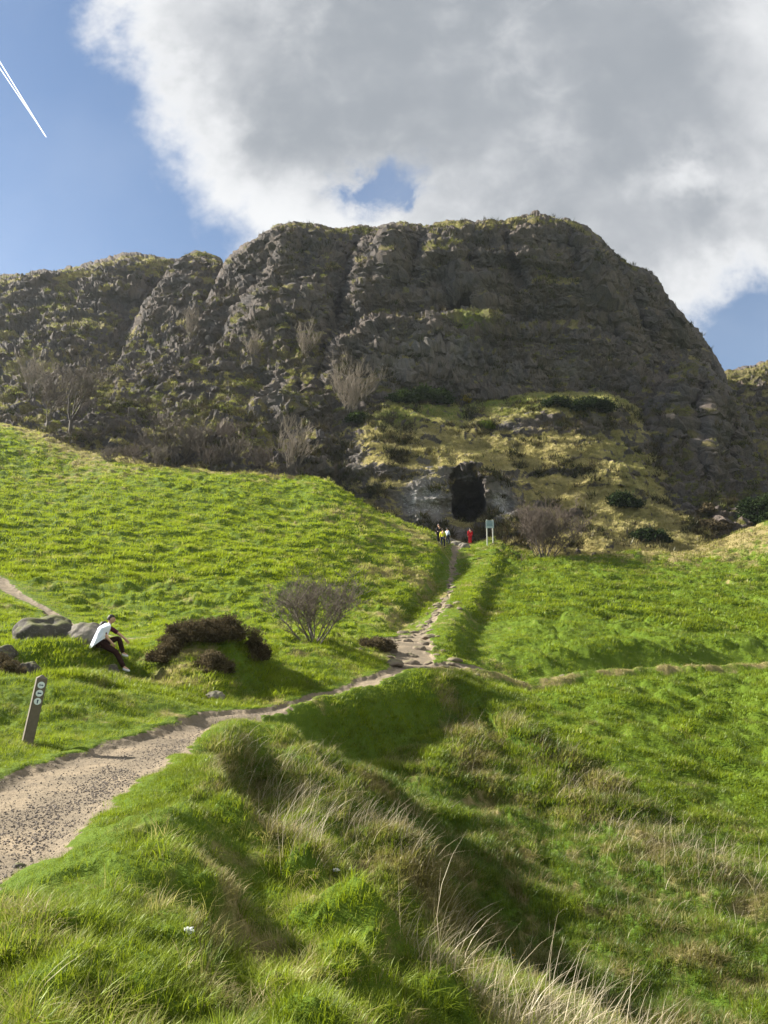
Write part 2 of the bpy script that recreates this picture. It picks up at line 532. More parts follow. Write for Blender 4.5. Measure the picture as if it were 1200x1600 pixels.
def in_box(px, py, x0, y0, x1, y1, soft):
    return sstep(px, x0 - soft, x0 + soft) * sstep(-px, -x1 - soft, -x1 + soft) * sstep(py, y0 - soft, y0 + soft) * sstep(-py, -y1 - soft, -y1 + soft)


# patches of ground, each a soft disc on the map: x, y, radius, weight
def patch(x, y, lst):
    t = 0
    for cx, cy, r, k in lst:
        t = np.maximum(t, k * np.exp(-((x - cx) ** 2 + (y - cy) ** 2) / (r * r)))
    return t


def W_(px, py, d):
    p = at(px, py, d)
    return float(p[0]), float(p[1])


STRAW_LINES = [      # belts of dead stalks: along the bank crests and the foot of the right slope
    [(*W_(350, 1190, 12), .55), (*W_(450, 1180, 12.4), .6), (*W_(540, 1230, 11.6), .6), (*W_(620, 1290, 11.0), .55), (*W_(660, 1350, 10.4), .4)],
    [(*W_(800, 1110, 22), .8), (*W_(880, 1180, 20), .95), (*W_(980, 1280, 17), 1.05), (*W_(1080, 1340, 15.5), 1.0), (*W_(1190, 1400, 14.3), .9)],
    [(*W_(690, 1560, 5.7), .25), (*W_(800, 1600, 5.6), .38), (*W_(960, 1620, 6.0), .4), (*W_(1200, 1640, 7.0), .5)],
    [(*W_(690, 1040, 25), .4), (*W_(720, 1090, 21.5), .5), (*W_(740, 1150, 19), .5)],
    [(*W_(420, 1340, 7.6), .25), (*W_(470, 1420, 6.6), .22)],
]


def masks(x, y, z=None):
    """dry (dead pale grass), rank (long grass), amp (tussock height)"""
    r = np.hypot(x, y)
    n1 = fbm2(x * .55 + 3, y * .55, 4, 31)
    n2 = fbm2(x * 1.9, y * 1.9 + 7, 3, 37)
    straw = 0
    for L in STRAW_LINES:
        straw = np.maximum(straw, line_patch(x, y, L))
    dry = 0.20 + 0.34 * n1 + 0.26 * n2 + 0.35 * straw
    # browner ground near the foot of the cliffs, on the knoll, along the shoulder
    dry += patch(x, y, [(18, 74, 9, .8), (30, 74, 12, .9), (36, 62, 7, .45), (10, 74, 3, .3), (-22, 84, 9, .8), (-34, 80, 7, .35), (-44, 92, 12, .5), (-12, 76, 6, .55), (-5.6, 20.6, 1.2, .55), (-6.6, 19.6, 1.0, .5), (3, 62, 4, .45), (-1, 60, 5, .3),
                        (1.5, 50, 3.5, .45), (0, 40, 2.5, .45), (5, 41, 1.2, .3), (6.3, 50, 1.4, .3), (2.5, 36, 1.2, .35), (-1, 28, 2, .3), (-4, 14.6, .5, .2)])
    gully = patch(x, y, [(1.2, 14.5, 2.6, 1), (1.9, 11.5, 2.2, 1), (3.0, 9.0, 2.0, 1), (2.4, 17.5, 2.4, .8), (4.2, 8.0, 2, 1), (5.5, 9.2, 2, .8), (4.2, 12.5, 2.3, .8), (-.6, 9.2, 1.4, .8), (-.2, 16.4, 1.6, .8), (.4, 7.2, 1, .7), (4.6, 14.5, 2.4, .9), (5.6, 11.6, 2.2, .9), (3.2, 16.5, 2, .7)])
    near = sstep(-r, -9, -4) * sstep(-x, -3, -1)
    dry += .14 * near * (.6 + 1.5 * n2)
    rank = np.clip(np.maximum(np.maximum(gully, straw * .9), near * .25), 0, 1)
    rank = np.clip(rank + patch(x, y, [(-6.3, 15.5, 2.5, .35), (-7.3, 18, 2.2, .4), (-2.2, 21, 1.6, .4), (3.4, 25, 2, .4)]), 0, 1)
    dry += 0.20 * gully * (0.6 + 1.6 * n2)
    dry = dry - .12 * sstep(x - .1 * y, 1.0, 6.0) * sstep(r, 16, 24) * sstep(-r, -62, -50)
    dry = dry + .55 * line_patch(x, y, [(*W_(60, 668, 86), 4.), (*W_(150, 702, 79), 4.), (*W_(240, 730, 75.5), 3.5), (*W_(340, 738, 74.5), 3.), (*W_(440, 742, 73.5), 2.)]) + .3 * patch(x, y, [(*W_(140, 745, 68), 5, 1.), (*W_(60, 755, 65), 4, .8)])
    rim = line_patch(x, y, [(px_, py_ - .75, .38) for px_, py_, w_ in PATHS[2]])
    dry = dry + .5 * rim
    return np.clip(dry, 0, 1), rank, straw, gully


def tussock(x, y, rank, pd):
    """bumps of the turf"""
    r = np.hypot(x, y)
    near = sstep(-r, -12, -6)
    far = sstep(r, 16, 30)
    a = fbm2(x * 1.15, y * 1.15, 3, 11, .55)
    b = 1 - np.abs(fbm2(x * 1.7 + .4 * a, y * 1.7, 3, 17, .55))
    h = (0.10 + 0.07 * rank) * (a + 0.9 * (b - .7))
    # near hummocks with steep flanks
    hm = sstep(fbm2(x * 1.25 + 9, y * 1.25, 2, 19, .5), -.18, .22)
    h = h + near * .15 * hm
    big = 0.22 * rank * fbm2(x * .55, y * .55, 2, 23)
    # turf trodden and combed down the slope: ribs along the fall line on the right, terracettes on the left field
    u, v = x * .80 - y * .60, x * .60 + y * .80
    rt = sstep(x - .1 * y, 1.0, 5.0) * far
    ribs = sstep(noise2(u * .45 + 5, v * 1.25, 43) + .5 * noise2(u * 1.1, v * 2.6, 44), -.12, .32)
    lf = sstep(-x + .1 * y, -2.0, 2.0) * far
    ter = sstep(noise2(x * .55 + y * .12, y * 1.05 - x * .1, 41) + .55 * noise2(x * 1.3, y * 1.9, 42) + .35 * noise2(x * .22, y * .25, 47), -.12, .36) * (.35 + .65 * sstep(noise2(x * .16 + 3, y * .19, 48), -.35, .25))
    tus = sstep(noise2(x * .95 + 7, y * .95, 49) + .4 * noise2(x * 2.4, y * 2.4, 46), .12, .5)
    k = sstep(pd, -.05, .45)
    k2 = sstep(pd, .0, 2.2)
    return (h * (.4 + .6 * k2) + big) * k + (.40 * rt * ribs + lf * (.22 * ter + .20 * tus)) * k2


def terr_z(x, y, detail=True):
    x, y = np.asarray(x, float), np.asarray(y, float)
    z = base_z(x, y)
    if not detail:
        return z
    pd = path_d(x, y)
    dry, rank, straw, gully = masks(x, y)
    z = z + tussock(x, y, rank, pd)
    rim = 0.03 * np.exp(-((pd - .14) / .12) ** 2)
    return z + rim - (.09 - .04 * sstep(-np.hypot(x, y), -16, -8)) * sstep(-pd, -.08, .22)


def polar_axis():
    az = np.concatenate([np.linspace(-math.pi, -1.0, 50)[:-1], np.linspace(-1.0, -.56, 110)[:-1], np.linspace(-.56, .56, 1000), np.linspace(.56, 1.0, 110)[1:], np.linspace(1.0, math.pi, 50)[1:]])
    rr = np.concatenate([[0.25, .6, .95], np.exp(np.linspace(math.log(1.3), math.log(2.8), 110))[:-1], np.exp(np.linspace(math.log(2.8), math.log(110), 1050))[:-1], np.exp(np.linspace(math.log(110), math.log(2500), 70))])
    return az, rr


AZ, RR = polar_axis()
A2, R2 = np.meshgrid(AZ, RR)
TX, TY = R2 * np.sin(A2), R2 * np.cos(A2)
TZb = base_z(TX, TY)
TPD = path_d(TX, TY)
TDRY, TRANK, TSTRAW, TGUL = masks(TX, TY)
TZ = TZb + tussock(TX, TY, TRANK, TPD) + 0.03 * np.exp(-((TPD - .14) / .12) ** 2) - (.09 - .04 * sstep(-R2, -16, -8)) * sstep(-TPD, -.08, .22)
TZ = np.where(R2 > 300, np.minimum(TZ, 8), TZ)

gm, t = material('turf')
co = t.n('ShaderNodeTexCoord').outputs['Object']
dryA, pathA, rankA = t.attr('dry'), t.attr('soil'), t.attr('rank')
n1, n2, n3 = t.noise(co, 1.3, 6, .62), t.noise(co, 9, 5, .65), t.noise(co, 45, 3, .6)
green = t.mix(n1, (.050, .090, .008), (.110, .150, .014))
green = t.mix(t.m('MULTIPLY', rankA, .7), green, (.045, .085, .014))
green = t.mix(t.ramp(n3, .35, .7, 0, .5), green, (.035, .075, .008))
dryc = t.mix(n2, (.13, .105, .045), (.26, .22, .10))
soil = t.mix(n2, (.095, .077, .054), (.210, .176, .128))
soil = t.mix(t.ramp(n1, .42, .72), soil, (.245, .197, .135))
soil = t.mix(t.ramp(n3, .5, .72, 0, .6), soil, (.085, .07, .056))
c = t.mix(t.ramp(t.m('ADD', dryA, t.m('MULTIPLY', t.m('SUBTRACT', n2, .5), .5)), .35, .75), green, dryc)
c = t.mix(t.ramp(t.m('ADD', pathA, t.m('MULTIPLY', t.m('SUBTRACT', n2, .5), .6)), .3, .6), c, soil)
finish(t, c, .95, t.m('ADD', n2, t.m('MULTIPLY', n3, .4)), .6, .06, .1)
soilv = sstep(-TPD, -.10, .06)
GF = grid_faces(*TX.shape)[:, ::-1]
GV = np.stack([TX, TY, TZ], -1).reshape(-1, 3)
GA = {'dry': TDRY.ravel(), 'soil': soilv.ravel(), 'rank': TRANK.ravel()}
near_path = np.argmin(np.stack([seg_dist(TX, TY, p) for p in PATHS]), 0).ravel()
onp = (TPD.ravel()[GF] < 0.02).all(1)
which = np.where(onp, near_path[GF[:, 0]], -1)


def sub_mesh(name, faces, mat):
    used, inv = np.unique(faces, return_inverse=True)
    return mesh_np(name, GV[used], inv.reshape(faces.shape), mat, True, {k: v[used] for k, v in GA.items()})


tag(sub_mesh('hillside', GF[which < 0], gm), kind='structure')
for k in range(3):
    tag(sub_mesh('path', GF[which == k], gm), kind='structure')

# ------------------------------------------------------------------ cliffs
rock, t = material('basalt')
co = t.n('ShaderNodeTexCoord').outputs['Object']
geo = t.n('ShaderNodeNewGeometry')
vegA, lichLitA, tanA = t.attr('veg'), t.attr('lichen'), t.attr('tan')
n1, n2, n3 = t.noise(co, .22, 5, .6), t.noise(co, 1.3, 6, .65), t.noise(co, 6, 4, .65)
mp = t.n('ShaderNodeMapping'); mp.inputs['Scale'].default_value = (1, 1, .22)
t.put(mp.inputs[0], co)
streak = t.noise(mp.outputs[0], 1.4, 5, .6)
rc = t.mix(t.ramp(n1, .35, .65), (.082, .075, .072), (.122, .098, .080))
rc = t.mix(t.ramp(streak, .45, .7, 0, .6), rc, (.050, .047, .048))
rc = t.mix(t.ramp(n3, .45, .75, 0, .5), rc, (.18, .16, .14))
lich = t.ramp(t.m('ADD', t.m('MULTIPLY', t.m('SUBTRACT', n3, .5), 1.3), t.m('ADD', t.m('MULTIPLY', lichLitA, .6), t.m('MULTIPLY', t.m('SUBTRACT', streak, .5), 1.2))), .52, .72)
rc = t.mix(t.m('MULTIPLY', lichLitA, .9), rc, t.mix(n3, (.16, .15, .14), (.30, .285, .26)))  # pale rock under the lichen mask, also painting in sunlit rock by the cave
rc = t.mix(lich, rc, (.36, .35, .33))
gc = t.mix(n2, (.050, .047, .022), (.120, .102, .050))
gc = t.mix(tanA, gc, t.mix(n2, (.25, .21, .075), (.43, .36, .16)))  # tan also carries the outcrop's sunlit tone against the darker cliff
gc = t.mix(t.ramp(n3, .45, .75, 0, .55), gc, (.035, .040, .014))
grn = t.attr('green')
gc = t.mix(t.m('MULTIPLY', grn, t.ramp(n2, .3, .6)), gc, (.10, .15, .022))
vm = t.ramp(t.m('ADD', vegA, t.m('ADD', t.m('MULTIPLY', t.m('SUBTRACT', n3, .5), .8), t.m('MULTIPLY', t.m('SUBTRACT', n2, .5), .7))), .38, .62)
finish(t, t.mix(vm, rc, gc), .92, t.m('ADD', n3, t.m('MULTIPLY', t.noise(co, 22, 3, .6), .4)), .9, .30, .12)


def poly_d(px, py, poly):
    """signed distance in pixels to a closed outline, negative inside"""
    p = np.array(poly, float)
    best = np.full(px.shape, 1e9)
    inside = np.zeros(px.shape, bool)
    for (x0, y0), (x1, y1) in zip(p, np.roll(p, -1, 0)):
        dx, dy_ = x1 - x0, y1 - y0
        s = np.clip(((px - x0) * dx + (py - y0) * dy_) / (dx * dx + dy_ * dy_ + 1e-9), 0, 1)
        best = np.minimum(best, np.hypot(px - x0 - s * dx, py - y0 - s * dy_))
        c = ((y0 > py) != (y1 > py)) & (px < (x1 - x0) * (py - y0) / (y1 - y0 + 1e-12) + x0)
        inside ^= c
    return np.where(inside, -best, best)


CLIFF_PTS = []       # vegetated spots for scattering


def cliff(name, sky_line, foot, depth, step=1.6, round_px=40, round_m=14, ledge=(5.0, .42), rough=1.0, seed=0, caves=(), veg_bias=0.0, tan=0.0,
          lichens=(), greens=(), creases=(), benches=(), dimples=(), back=45.0, vegs=()):
    """a rock face: skyline and foot as seen, with its depth at control points; every vertex gets a real place"""
    sx, sy = np.array(sky_line, float).T
    fx, fy = np.array(foot, float).T
    px = np.arange(sx[0], sx[-1] + step, step)
    top = np.interp(px, sx, sy)
    kk = np.ones(15) / 15
    top = np.convolve(np.pad(top, 7, 'edge'), kk, 'valid') * .6 + top * .4
    top = top + 3.2 * noise2(px / 34, px * 0 + seed, 3) + 2.0 * noise2(px / 11, px * 0 + seed, 4) + 1.2 * noise2(px / 4, px * 0 + seed, 9)
    bot = np.interp(px, fx, fy)
    nrow = int(max(bot - top) / step) + 2
    s = np.linspace(0, 1, nrow)[:, None]
    PX = np.broadcast_to(px[None], (nrow, len(px))).copy()
    PY = top[None] + s * (bot - top)[None]
    dp = np.array(depth, float)
    D = RBF(dp[:, :2] / 100, dp[:, 2], c=.25, lam=1e-3)(PX / 100, PY / 100)
    below = PY - top[None]
    tt = np.clip(below / round_px, 0, 1)
    D = D + round_m * (1 - np.sqrt(1 - (1 - tt) ** 2))
    P0 = at(PX, PY, D)
    # ledges: steep risers and flat treads
    if ledge:
        per, sl = ledge
        zz = P0[..., 2] + 1.6 * noise3(P0 / 14, seed + 1) + .9 * noise3(P0 / 4, seed + 2) + .05 * P0[..., 0]
        f = zz / per
        fr = f - np.floor(f)
        st = np.where(fr < .66, .22 * fr / .66, .22 + .78 * (fr - .66) / .34)
        amt = .35 + .65 * sstep(noise3(P0 / 11, seed + 3), -.35, .35)
        D = D + sl * per * (st - fr) * amt
        P0 = at(PX, PY, D)
        p2 = 2.1
        zz = P0[..., 2] + .9 * noise3(P0 / np.array([9, 9, 5.]), seed + 50) + .35 * noise3(P0 / 2.2, seed + 51) - .04 * P0[..., 0]
        f = zz / p2
        fr = f - np.floor(f)
        st = np.where(fr < .7, .12 * fr / .7, .12 + .88 * (fr - .7) / .3)
        amt = sstep(noise3(P0 / np.array([7, 7, 3.]), seed + 52), -.3, .25)
        D = D + .42 * p2 * (st - fr) * amt
        P0 = at(PX, PY, D)
    for poly, wpx, dm, st in creases:
        sd, tap = crest_side(PX + 5 * noise2(PX / 30, PY / 30, seed + 40), PY, [(a, -b) for a, b in poly]) if False else crest_side(PX + 6 * noise2(PX / 30, PY / 30, seed + 40) + 3 * noise2(PX / 9, PY / 9, seed + 41), PY, poly)
        dm, st = dm * 1.7, st * 1.7
        D = D + tap * (dm * np.exp(-(sd / wpx) ** 2) + st * np.where(sd < 0, -1, .35) * (1 - np.exp(-(sd / (wpx * .6)) ** 2)) * np.exp(-(sd / (wpx * 5)) ** 2))
    for line_, dm in benches:
        lx, ly = np.array(line_, float).T
        off = np.interp(PX, lx, ly) + 7 * noise2(PX / 40, PX * 0 + seed, 45) + 3 * noise2(PX / 12, PX * 0 + seed, 46) - PY
        D = D + dm * sstep(off, 0, 16) * sstep(PX, lx[0], lx[0] + 40) * sstep(-PX, -lx[-1], -lx[-1] + 40) * np.exp(-np.clip(off - 16, 0, None) / 70)
    for cx, cy, r, k in dimples:
        D = D + k * np.exp(-((PX - cx) ** 2 + (PY - cy) ** 2) / (r * r))
    P0 = at(PX, PY, D)
    gx = np.gradient(P0, axis=1); gy = np.gradient(P0, axis=0)
    N = np.cross(gy, gx)
    N /= np.linalg.norm(N, axis=-1, keepdims=True) + 1e-9
    N *= np.where((N * (P0 - CAM)).sum(-1, keepdims=True) > 0, -1, 1)
    q = P0 * np.array([1, 1, .55])
    flute = noise3(P0 / np.array([5, 5, 20.]), seed + 15)
    big = noise3(q / 16, seed + 5) * 2.0 + noise3(q / 7.5, seed + 6) * .7 + .8 * (.35 - np.abs(flute)) * 2
    warp = np.stack([noise3(P0 / 3, seed + 20), noise3(P0 / 3, seed + 21), noise3(P0 / 3, seed + 22)], -1)
    rid = 1 - 2 * np.abs(noise3(q / 4.0, seed + 9))
    small = noise3(P0 / 1.1, seed + 10) * .28 + noise3(P0 / .5, seed + 11) * .13
    sq = P0 / np.array([6.5, 6.5, 1.5]) + warp * .25
    strata = .5 - np.abs(noise3(sq, seed + 12))
    cq = P0 / np.array([1.1, 1.1, 4.5]) + warp * .3
    column = .5 - np.abs(noise3(cq, seed + 13))
    rmask = sstep(noise3(P0 / 8, seed + 14), -.3, .3)
    h = rough * (big + .45 * rid + .75 * strata + .6 * column * rmask + (.34 * sstep(noise3(P0 / np.array([3.4, 3.4, 1.9]) + warp * .2, seed + 7), -.07, .07) + .42 * sstep(noise3(P0 / np.array([1.5, 1.5, .9]) + warp * .2, seed + 8), -.09, .09) + .25 * sstep(noise3(P0 / np.array([.7, .7, .45]), seed + 18), -.12, .12) - .5) * (.4 + .6 * rmask) + 1.25 * small + .16 * noise3(P0 / .28, seed + 16) + .35 * (.5 - np.abs(noise3(P0 / np.array([.9, .9, .45]), seed + 17))))
    h = h * (.45 + .55 * sstep(PY - top[None], 0, 22))
    fade = sstep(bot[None] - PY, 0, 25)
    V = P0 + N * (h * (.35 + .65 * fade))[..., None]
    cavem = np.zeros(PX.shape)
    for poly, depth_m, soft in caves:
        dd = poly_d(PX + 3.0 * noise2(PX / 11, PY / 11, 3) + 1.6 * noise2(PX / 4, PY / 4, 33), PY + 3.5 * noise2(PX / 11, PY / 11, 4) + 1.2 * noise2(PX / 4, PY / 4, 44), poly)
        ins = sstep(-dd, 0, soft)
        y0 = min(p[1] for p in poly); y1 = max(p[1] for p in poly)
        k = depth_m * (.16 + .84 * sstep(PY, y0 + .10 * (y1 - y0), y0 + .68 * (y1 - y0)))
        rx, ry, rz = ray(PX, PY)
        back_v = np.stack([rx, ry, rz * .35], -1)
        V = V + back_v * (ins * k * (1 + .15 * noise3(P0 / 1.5, 77)))[..., None]
        cavem = np.maximum(cavem, sstep(-dd, -4, 1))
    # the ground over the top runs back behind the skyline
    rows = [V]
    last = V[0]
    extra = []
    for j, (bk, dn) in enumerate(((2, .15), (6, .2), (14, .2), (28, .6), (back, 3.5))):
        off = np.stack([last[:, 0] / np.maximum(last[:, 1], 1) * bk, np.full(len(px), bk), np.full(len(px), 0.0)], -1)
        e = (last[:, 2] - CAM[2]) / last[:, 1]
        w = last + off
        w[:, 2] = last[:, 2] - dn + .0 * e
        extra.append(w)
    V = np.concatenate([np.array(extra[::-1]), V], 0)
    nE = len(extra)
    gx = np.gradient(V, axis=1); gy = np.gradient(V, axis=0)
    N2 = np.cross(gy, gx); N2 /= np.linalg.norm(N2, axis=-1, keepdims=True) + 1e-9
    N2 *= np.where((N2[..., 2:3] < 0) & (np.arange(len(V))[:, None, None] < nE), -1, 1)
    N2 *= np.where((N2 * (V - CAM)).sum(-1, keepdims=True) > 0, -1, 1)
    nz = N2[..., 2]
    # smooth the slope a little before deciding where turf holds
    nzs = nz.copy()
    for _ in range(3):
        nzs[1:-1, 1:-1] = (nzs[1:-1, 1:-1] * 2 + nzs[:-2, 1:-1] + nzs[2:, 1:-1] + nzs[1:-1, :-2] + nzs[1:-1, 2:]) / 6
    veg = sstep(nzs + .16 * noise3(V / 6, seed + 30) + .12 * noise3(V / 1.7, seed + 31), .22 - veg_bias, .60 - veg_bias)
    PXe = np.concatenate([np.broadcast_to(px, (nE, len(px))), PX]); PYe = np.concatenate([np.broadcast_to(top, (nE, len(px))), PY])
    g = lambda lst: np.clip(sum(k * np.exp(-(((PXe - cx) / rx_) ** 2 + ((PYe - cy) / ry_) ** 2)) for cx, cy, rx_, ry_, k in lst), 0, 1) if lst else np.zeros(PXe.shape)
    lich = g(lichens); grn = g(greens)
    if vegs:
        veg = np.clip(veg + sum(k * np.exp(-(((PXe - cx) / rx_) ** 2 + ((PYe - cy) / ry_) ** 2)) for cx, cy, rx_, ry_, k in vegs), 0, 1)
    veg[nE:] *= 1 - cavem
    veg[:nE] = 1
    tanv = np.clip(tan + .5 * noise3(V / 9, seed + 33) + .35 * noise3(V / 2.5, seed + 34), 0, 1)
    ob = mesh_np(name, V, grid_faces(*V.shape[:2]), rock, False, {'veg': veg, 'lichen': lich, 'green': grn, 'tan': tanv})
    tag(ob, kind='structure')
    CLIFF_PTS.append((V[nE:], N2[nE:], veg[nE:], tanv[nE:], grn[nE:], PX, PY))
    return ob


# far escarpment on the left
cliff('escarpment', [(-260, 470), (-120, 452), (-40, 440), (0, 432), (60, 426), (130, 419), (165, 408), (200, 397), (240, 399), (275, 407), (330, 418), (420, 430)],
      [(-260, 760), (420, 700)],
      [(-260, 470, 175), (-260, 740, 110), (0, 440, 152), (0, 540, 128), (0, 600, 112), (0, 640, 100), (0, 740, 80), (130, 430, 150), (200, 410, 147), (200, 480, 138), (270, 420, 150), (250, 500, 142), (150, 520, 130), (130, 600, 112), (100, 660, 92), (100, 740, 80), (350, 450, 150), (350, 680, 110), (60, 480, 140), (60, 560, 122)],
      step=1.7, round_px=26, round_m=10, ledge=(6.5, .55), rough=1.15, seed=100, veg_bias=.03, tan=.3, back=60)
# narrow crag leaning on the cliff
cliff('crag', [(60, 660), (100, 618), (130, 592), (180, 560), (230, 484), (262, 436), (285, 403), (302, 393), (328, 400), (352, 415), (372, 450), (400, 500)],
      [(60, 740), (400, 760)],
      [(60, 700, 92), (130, 600, 110), (180, 565, 118), (230, 490, 128), (290, 400, 137), (350, 420, 140), (300, 480, 126), (330, 520, 120), (250, 540, 116), (200, 620, 102), (300, 600, 102), (380, 600, 104), (250, 700, 84), (380, 720, 86), (120, 690, 88)],
      step=1.6, round_px=34, round_m=9, ledge=(5.0, .5), rough=1.0, seed=200, veg_bias=.03, tan=.3, back=30)
# the great cliff
cliff('cliff', [(-60, 742), (60, 700), (130, 660), (200, 596), (270, 548), (318, 490), (340, 440), (356, 408), (385, 380), (430, 353), (480, 348), (545, 357), (575, 358), (625, 349), (680, 353), (730, 345), (780, 348), (830, 338), (865, 338), (905, 350), (940, 372), (960, 398), (985, 418), (1015, 430), (1040, 468), (1080, 512), (1110, 555), (1126, 584), (1160, 650), (1200, 740)],
      [(-60, 790), (300, 790), (700, 760), (1200, 850)],
      [(-60, 760, 76), (60, 730, 78), (130, 690, 84), (200, 640, 96), (200, 740, 77), (300, 740, 75.5), (300, 690, 80), (300, 620, 94), (300, 540, 108), (350, 430, 122), (400, 740, 75.5), (400, 690, 82), (400, 600, 96), (400, 500, 106), (400, 400, 118), (480, 360, 120), (480, 450, 109), (480, 600, 92), (480, 700, 82),
       (545, 420, 116), (520, 520, 103), (560, 370, 124), (600, 600, 97), (600, 500, 103), (600, 360, 118), (700, 610, 100), (700, 700, 93), (700, 550, 103), (700, 480, 106.5), (700, 420, 109), (700, 355, 113), (800, 350, 114), (800, 480, 107), (800, 600, 102), (860, 345, 117), (900, 400, 114), (900, 600, 104), (900, 500, 109), (950, 400, 120), (980, 450, 119), (1000, 600, 109), (1020, 440, 132), (1050, 500, 128), (1050, 620, 112), (1100, 560, 140), (1120, 640, 128), (1200, 760, 122), (1000, 740, 98), (900, 740, 95), (1100, 800, 100), (600, 740, 85)],
      step=1.5, round_px=34, round_m=11, ledge=(5.2, .45), rough=1.0, seed=300, veg_bias=.0, tan=.25,
      caves=[([(686, 490), (698, 474), (714, 467), (723, 453), (738, 455), (741, 482), (731, 494), (704, 496)], 10.0, 4), ([(724, 395), (738, 392), (742, 412), (728, 418)], 1.5, 6)],
      lichens=[(640, 560, 40, 35, .45), (710, 560, 22, 30, .5), (880, 585, 30, 14, .4), (770, 585, 60, 22, .2), (600, 590, 30, 30, .4), (400, 560, 30, 40, .12), (430, 640, 40, 30, .2)],
      creases=[([(574, 360), (556, 400), (542, 450), (522, 510), (504, 560), (494, 640)], 10, 3.5, 2.5), ([(664, 352), (646, 420), (622, 480)], 8, 1.8, .8),
               ([(925, 352), (965, 420), (1000, 490), (1036, 590)], 12, 3.2, 1.0), ([(880, 345), (905, 420), (950, 500), (988, 590)], 10, 2.0, .8), ([(985, 420), (1032, 500), (1066, 570)], 10, 2.6, .8),
               ([(430, 356), (404, 450), (352, 520), (300, 600)], 12, 2.0, 1.0), ([(484, 352), (474, 430), (444, 520)], 8, 1.5, .6), ([(600, 356), (590, 420), (575, 470)], 7, 1.2, .5), ([(790, 350), (800, 410), (830, 470)], 7, 1.2, .4), ([(440, 590), (432, 620), (424, 670)], 7, 1.5, .5), ([(466, 590), (470, 630), (468, 670)], 6, 1.2, .4)],
      benches=[([(510, 545), (600, 505), (700, 500), (780, 512), (900, 522), (990, 560)], 4.5), ([(600, 470), (680, 462), (760, 440), (920, 452)], 2.5), ([(560, 410), (660, 395), (800, 392), (930, 410)], 1.8), ([(380, 470), (450, 450), (520, 470)], 1.8), ([(330, 560), (420, 560), (500, 580)], 2.6), ([(200, 655), (330, 640), (440, 660)], 2.5)],
      dimples=[(733, 402, 13, 2.6), (692, 446, 13, 2.6), (715, 478, 14, 2.0), (655, 400, 10, 1.5)],
      vegs=[(770, 515, 70, 16, .5), (420, 570, 150, 70, .28), (850, 470, 60, 12, .3), (620, 440, 22, 30, .35), (300, 650, 120, 60, .25), (230, 690, 150, 40, .35), (480, 540, 40, 60, .2), (600, 490, 60, 12, .3), (720, 500, 40, 10, .5), (700, 350, 250, 12, .4)],
      greens=[(730, 515, 30, 14, .7), (770, 540, 50, 12, .5), (250, 640, 60, 25, .3), (310, 560, 40, 12, .3)])
# buttress on the right and the far shoulder behind it
cliff('buttress', [(1000, 720), (1024, 640), (1036, 600), (1055, 570), (1085, 563), (1108, 572), (1128, 596), (1150, 632), (1172, 660), (1200, 692), (1260, 730), (1340, 780)],
      [(1000, 850), (1340, 900)],
      [(1000, 740, 89), (1000, 830, 77), (1036, 640, 101), (1080, 580, 105), (1080, 650, 97), (1080, 760, 85), (1140, 640, 103), (1140, 740, 90), (1200, 700, 103), (1200, 780, 85), (1200, 860, 77), (1300, 770, 103), (1300, 860, 83)],
      step=1.6, round_px=34, round_m=12, ledge=(4.4, .4), rough=.95, seed=400, veg_bias=-.02, tan=.05, back=30,
      creases=[([(1108, 574), (1090, 640), (1096, 720), (1110, 780)], 9, 2.0, .8), ([(1150, 635), (1140, 700), (1150, 770)], 9, 1.6, .6)], dimples=[(1065, 690, 16, 4), (1075, 640, 12, 2)])
cliff('far_shoulder', [(1080, 600), (1126, 583), (1150, 581), (1172, 574), (1200, 568), (1260, 560), (1400, 590)], [(1080, 760), (1400, 800)],
      [(1080, 600, 172), (1126, 590, 172), (1200, 580, 172), (1200, 640, 160), (1200, 720, 140), (1400, 600, 175), (1400, 760, 140), (1100, 740, 145)],
      step=1.8, round_px=16, round_m=6, ledge=(6, .5), rough=1.0, seed=500, veg_bias=.02, tan=.2, vegs=[(1170, 590, 40, 10, .5)])
